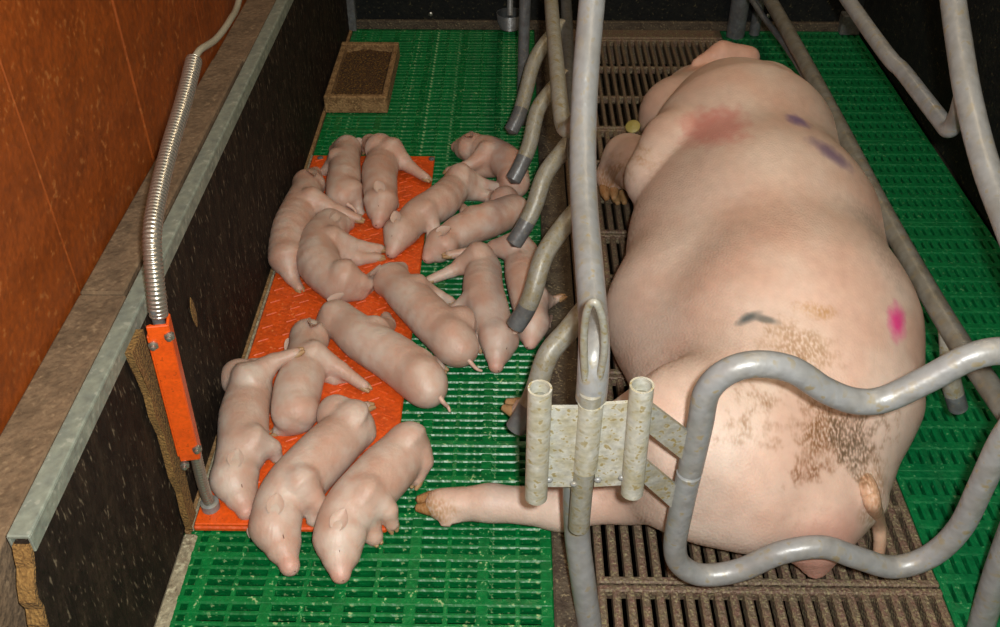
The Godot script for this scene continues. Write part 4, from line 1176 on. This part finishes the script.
	list.append({"label": "piglet farthest right at the back, snout pointing left on the green slats",
		"spine": [[Vector3(0.0100, 0.0460, -2.2906), 0.0410], [Vector3(-0.0098, 0.0570, -2.3733), 0.0470], [Vector3(-0.0587, 0.0560, -2.4355), 0.0460], [Vector3(-0.0911, 0.0500, -2.4684), 0.0390]],
		"head": Vector3(-0.1178, 0.0450, -2.4885), "snout": Vector3(-0.1664, 0.0260, -2.5215), "roll": 60.0,
		"legs": [[Vector3(-0.0720, 0.0600, -2.4003), Vector3(-0.1277, 0.0450, -2.3756), Vector3(-0.1768, 0.0250, -2.3868)], [Vector3(0.0020, 0.0250, -2.2883), Vector3(-0.0229, 0.0200, -2.2960), Vector3(-0.0596, 0.0160, -2.3333)], [Vector3(-0.0552, 0.0300, -2.3965), Vector3(-0.1060, 0.0200, -2.3852), Vector3(-0.1453, 0.0140, -2.3729)]], "tint": 0.200})
	list.append({"label": "piglet at the far edge of the orange mat, one leg stretched right",
		"spine": [[Vector3(-0.3582, 0.0520, -2.4328), 0.0440], [Vector3(-0.3638, 0.0570, -2.3306), 0.0490], [Vector3(-0.3549, 0.0560, -2.2489), 0.0460], [Vector3(-0.3489, 0.0520, -2.2150), 0.0430]],
		"head": Vector3(-0.3424, 0.0500, -2.1788), "snout": Vector3(-0.3479, 0.0260, -2.1150), "roll": -70.0,
		"legs": [[Vector3(-0.3324, 0.0600, -2.4079), Vector3(-0.2850, 0.0450, -2.3735), Vector3(-0.2383, 0.0300, -2.3398)], [Vector3(-0.3814, 0.0600, -2.4411), Vector3(-0.4119, 0.0500, -2.4989), Vector3(-0.4253, 0.0300, -2.4992), [0.0300, 0.0240, 0.0140]]], "tint": 0.200, "size": 1.030})
	list.append({"label": "small piglet at the far left corner of the mat, rump to the camera",
		"spine": [[Vector3(-0.4526, 0.0500, -2.2068), 0.0430], [Vector3(-0.4575, 0.0550, -2.2852), 0.0460], [Vector3(-0.4675, 0.0520, -2.3756), 0.0420], [Vector3(-0.4715, 0.0500, -2.4234), 0.0380]],
		"head": Vector3(-0.4757, 0.0450, -2.4720), "snout": Vector3(-0.5237, 0.0220, -2.5061), "roll": 15.0,
		"legs": [[Vector3(-0.4943, 0.0500, -2.3841), Vector3(-0.5154, 0.0350, -2.3818), Vector3(-0.5373, 0.0180, -2.3827)], [Vector3(-0.4282, 0.0400, -2.2180), Vector3(-0.4143, 0.0200, -2.1998), Vector3(-0.4022, 0.0140, -2.1848)]], "tint": 0.160,
		"tail": [Vector3(-0.4314, 0.0600, -2.1571), Vector3(-0.4129, 0.0500, -2.1488), Vector3(-0.4066, 0.0450, -2.1374)], "size": 0.970})
	list.append({"label": "piglet against the black board at the left of the heap, foreleg over its neighbour",
		"spine": [[Vector3(-0.5519, 0.0500, -1.9318), 0.0440], [Vector3(-0.5584, 0.0560, -2.0403), 0.0490], [Vector3(-0.5512, 0.0540, -2.1600), 0.0470], [Vector3(-0.5522, 0.0500, -2.2255), 0.0410]],
		"head": Vector3(-0.5561, 0.0460, -2.2778), "snout": Vector3(-0.5529, 0.0240, -2.3779), "roll": -50.0,
		"legs": [[Vector3(-0.5100, 0.0700, -2.1453), Vector3(-0.4503, 0.0600, -2.1234), Vector3(-0.3992, 0.0400, -2.1168), [0.0280, 0.0170, 0.0125]], [Vector3(-0.5441, 0.0400, -1.9082), Vector3(-0.5311, 0.0250, -1.8796), Vector3(-0.5104, 0.0160, -1.8518)]], "tint": 0.220})
	list.append({"label": "curled piglet on the mat left of the middle, both forelegs stretched right",
		"spine": [[Vector3(-0.4080, 0.0520, -1.8220), 0.0460], [Vector3(-0.4636, 0.0580, -1.8930), 0.0520], [Vector3(-0.4764, 0.0560, -1.9883), 0.0490], [Vector3(-0.4746, 0.0520, -2.0383), 0.0430]],
		"head": Vector3(-0.4628, 0.0480, -2.0761), "snout": Vector3(-0.4211, 0.0260, -2.1140), "roll": -35.0,
		"legs": [[Vector3(-0.4290, 0.0600, -1.9746), Vector3(-0.3782, 0.0400, -1.9907), Vector3(-0.3305, 0.0250, -2.0039)], [Vector3(-0.4340, 0.0400, -1.9599), Vector3(-0.3807, 0.0250, -1.9602), Vector3(-0.3329, 0.0180, -1.9748)], [Vector3(-0.3785, 0.0600, -1.8197), Vector3(-0.3435, 0.0450, -1.8320), Vector3(-0.3208, 0.0250, -1.9150)], [Vector3(-0.3845, 0.0400, -1.8146), Vector3(-0.3584, 0.0250, -1.8227), Vector3(-0.3390, 0.0160, -1.8541)]], "tint": 0.120, "size": 1.030})
	for k in list.size(): piglet(list[k], k)
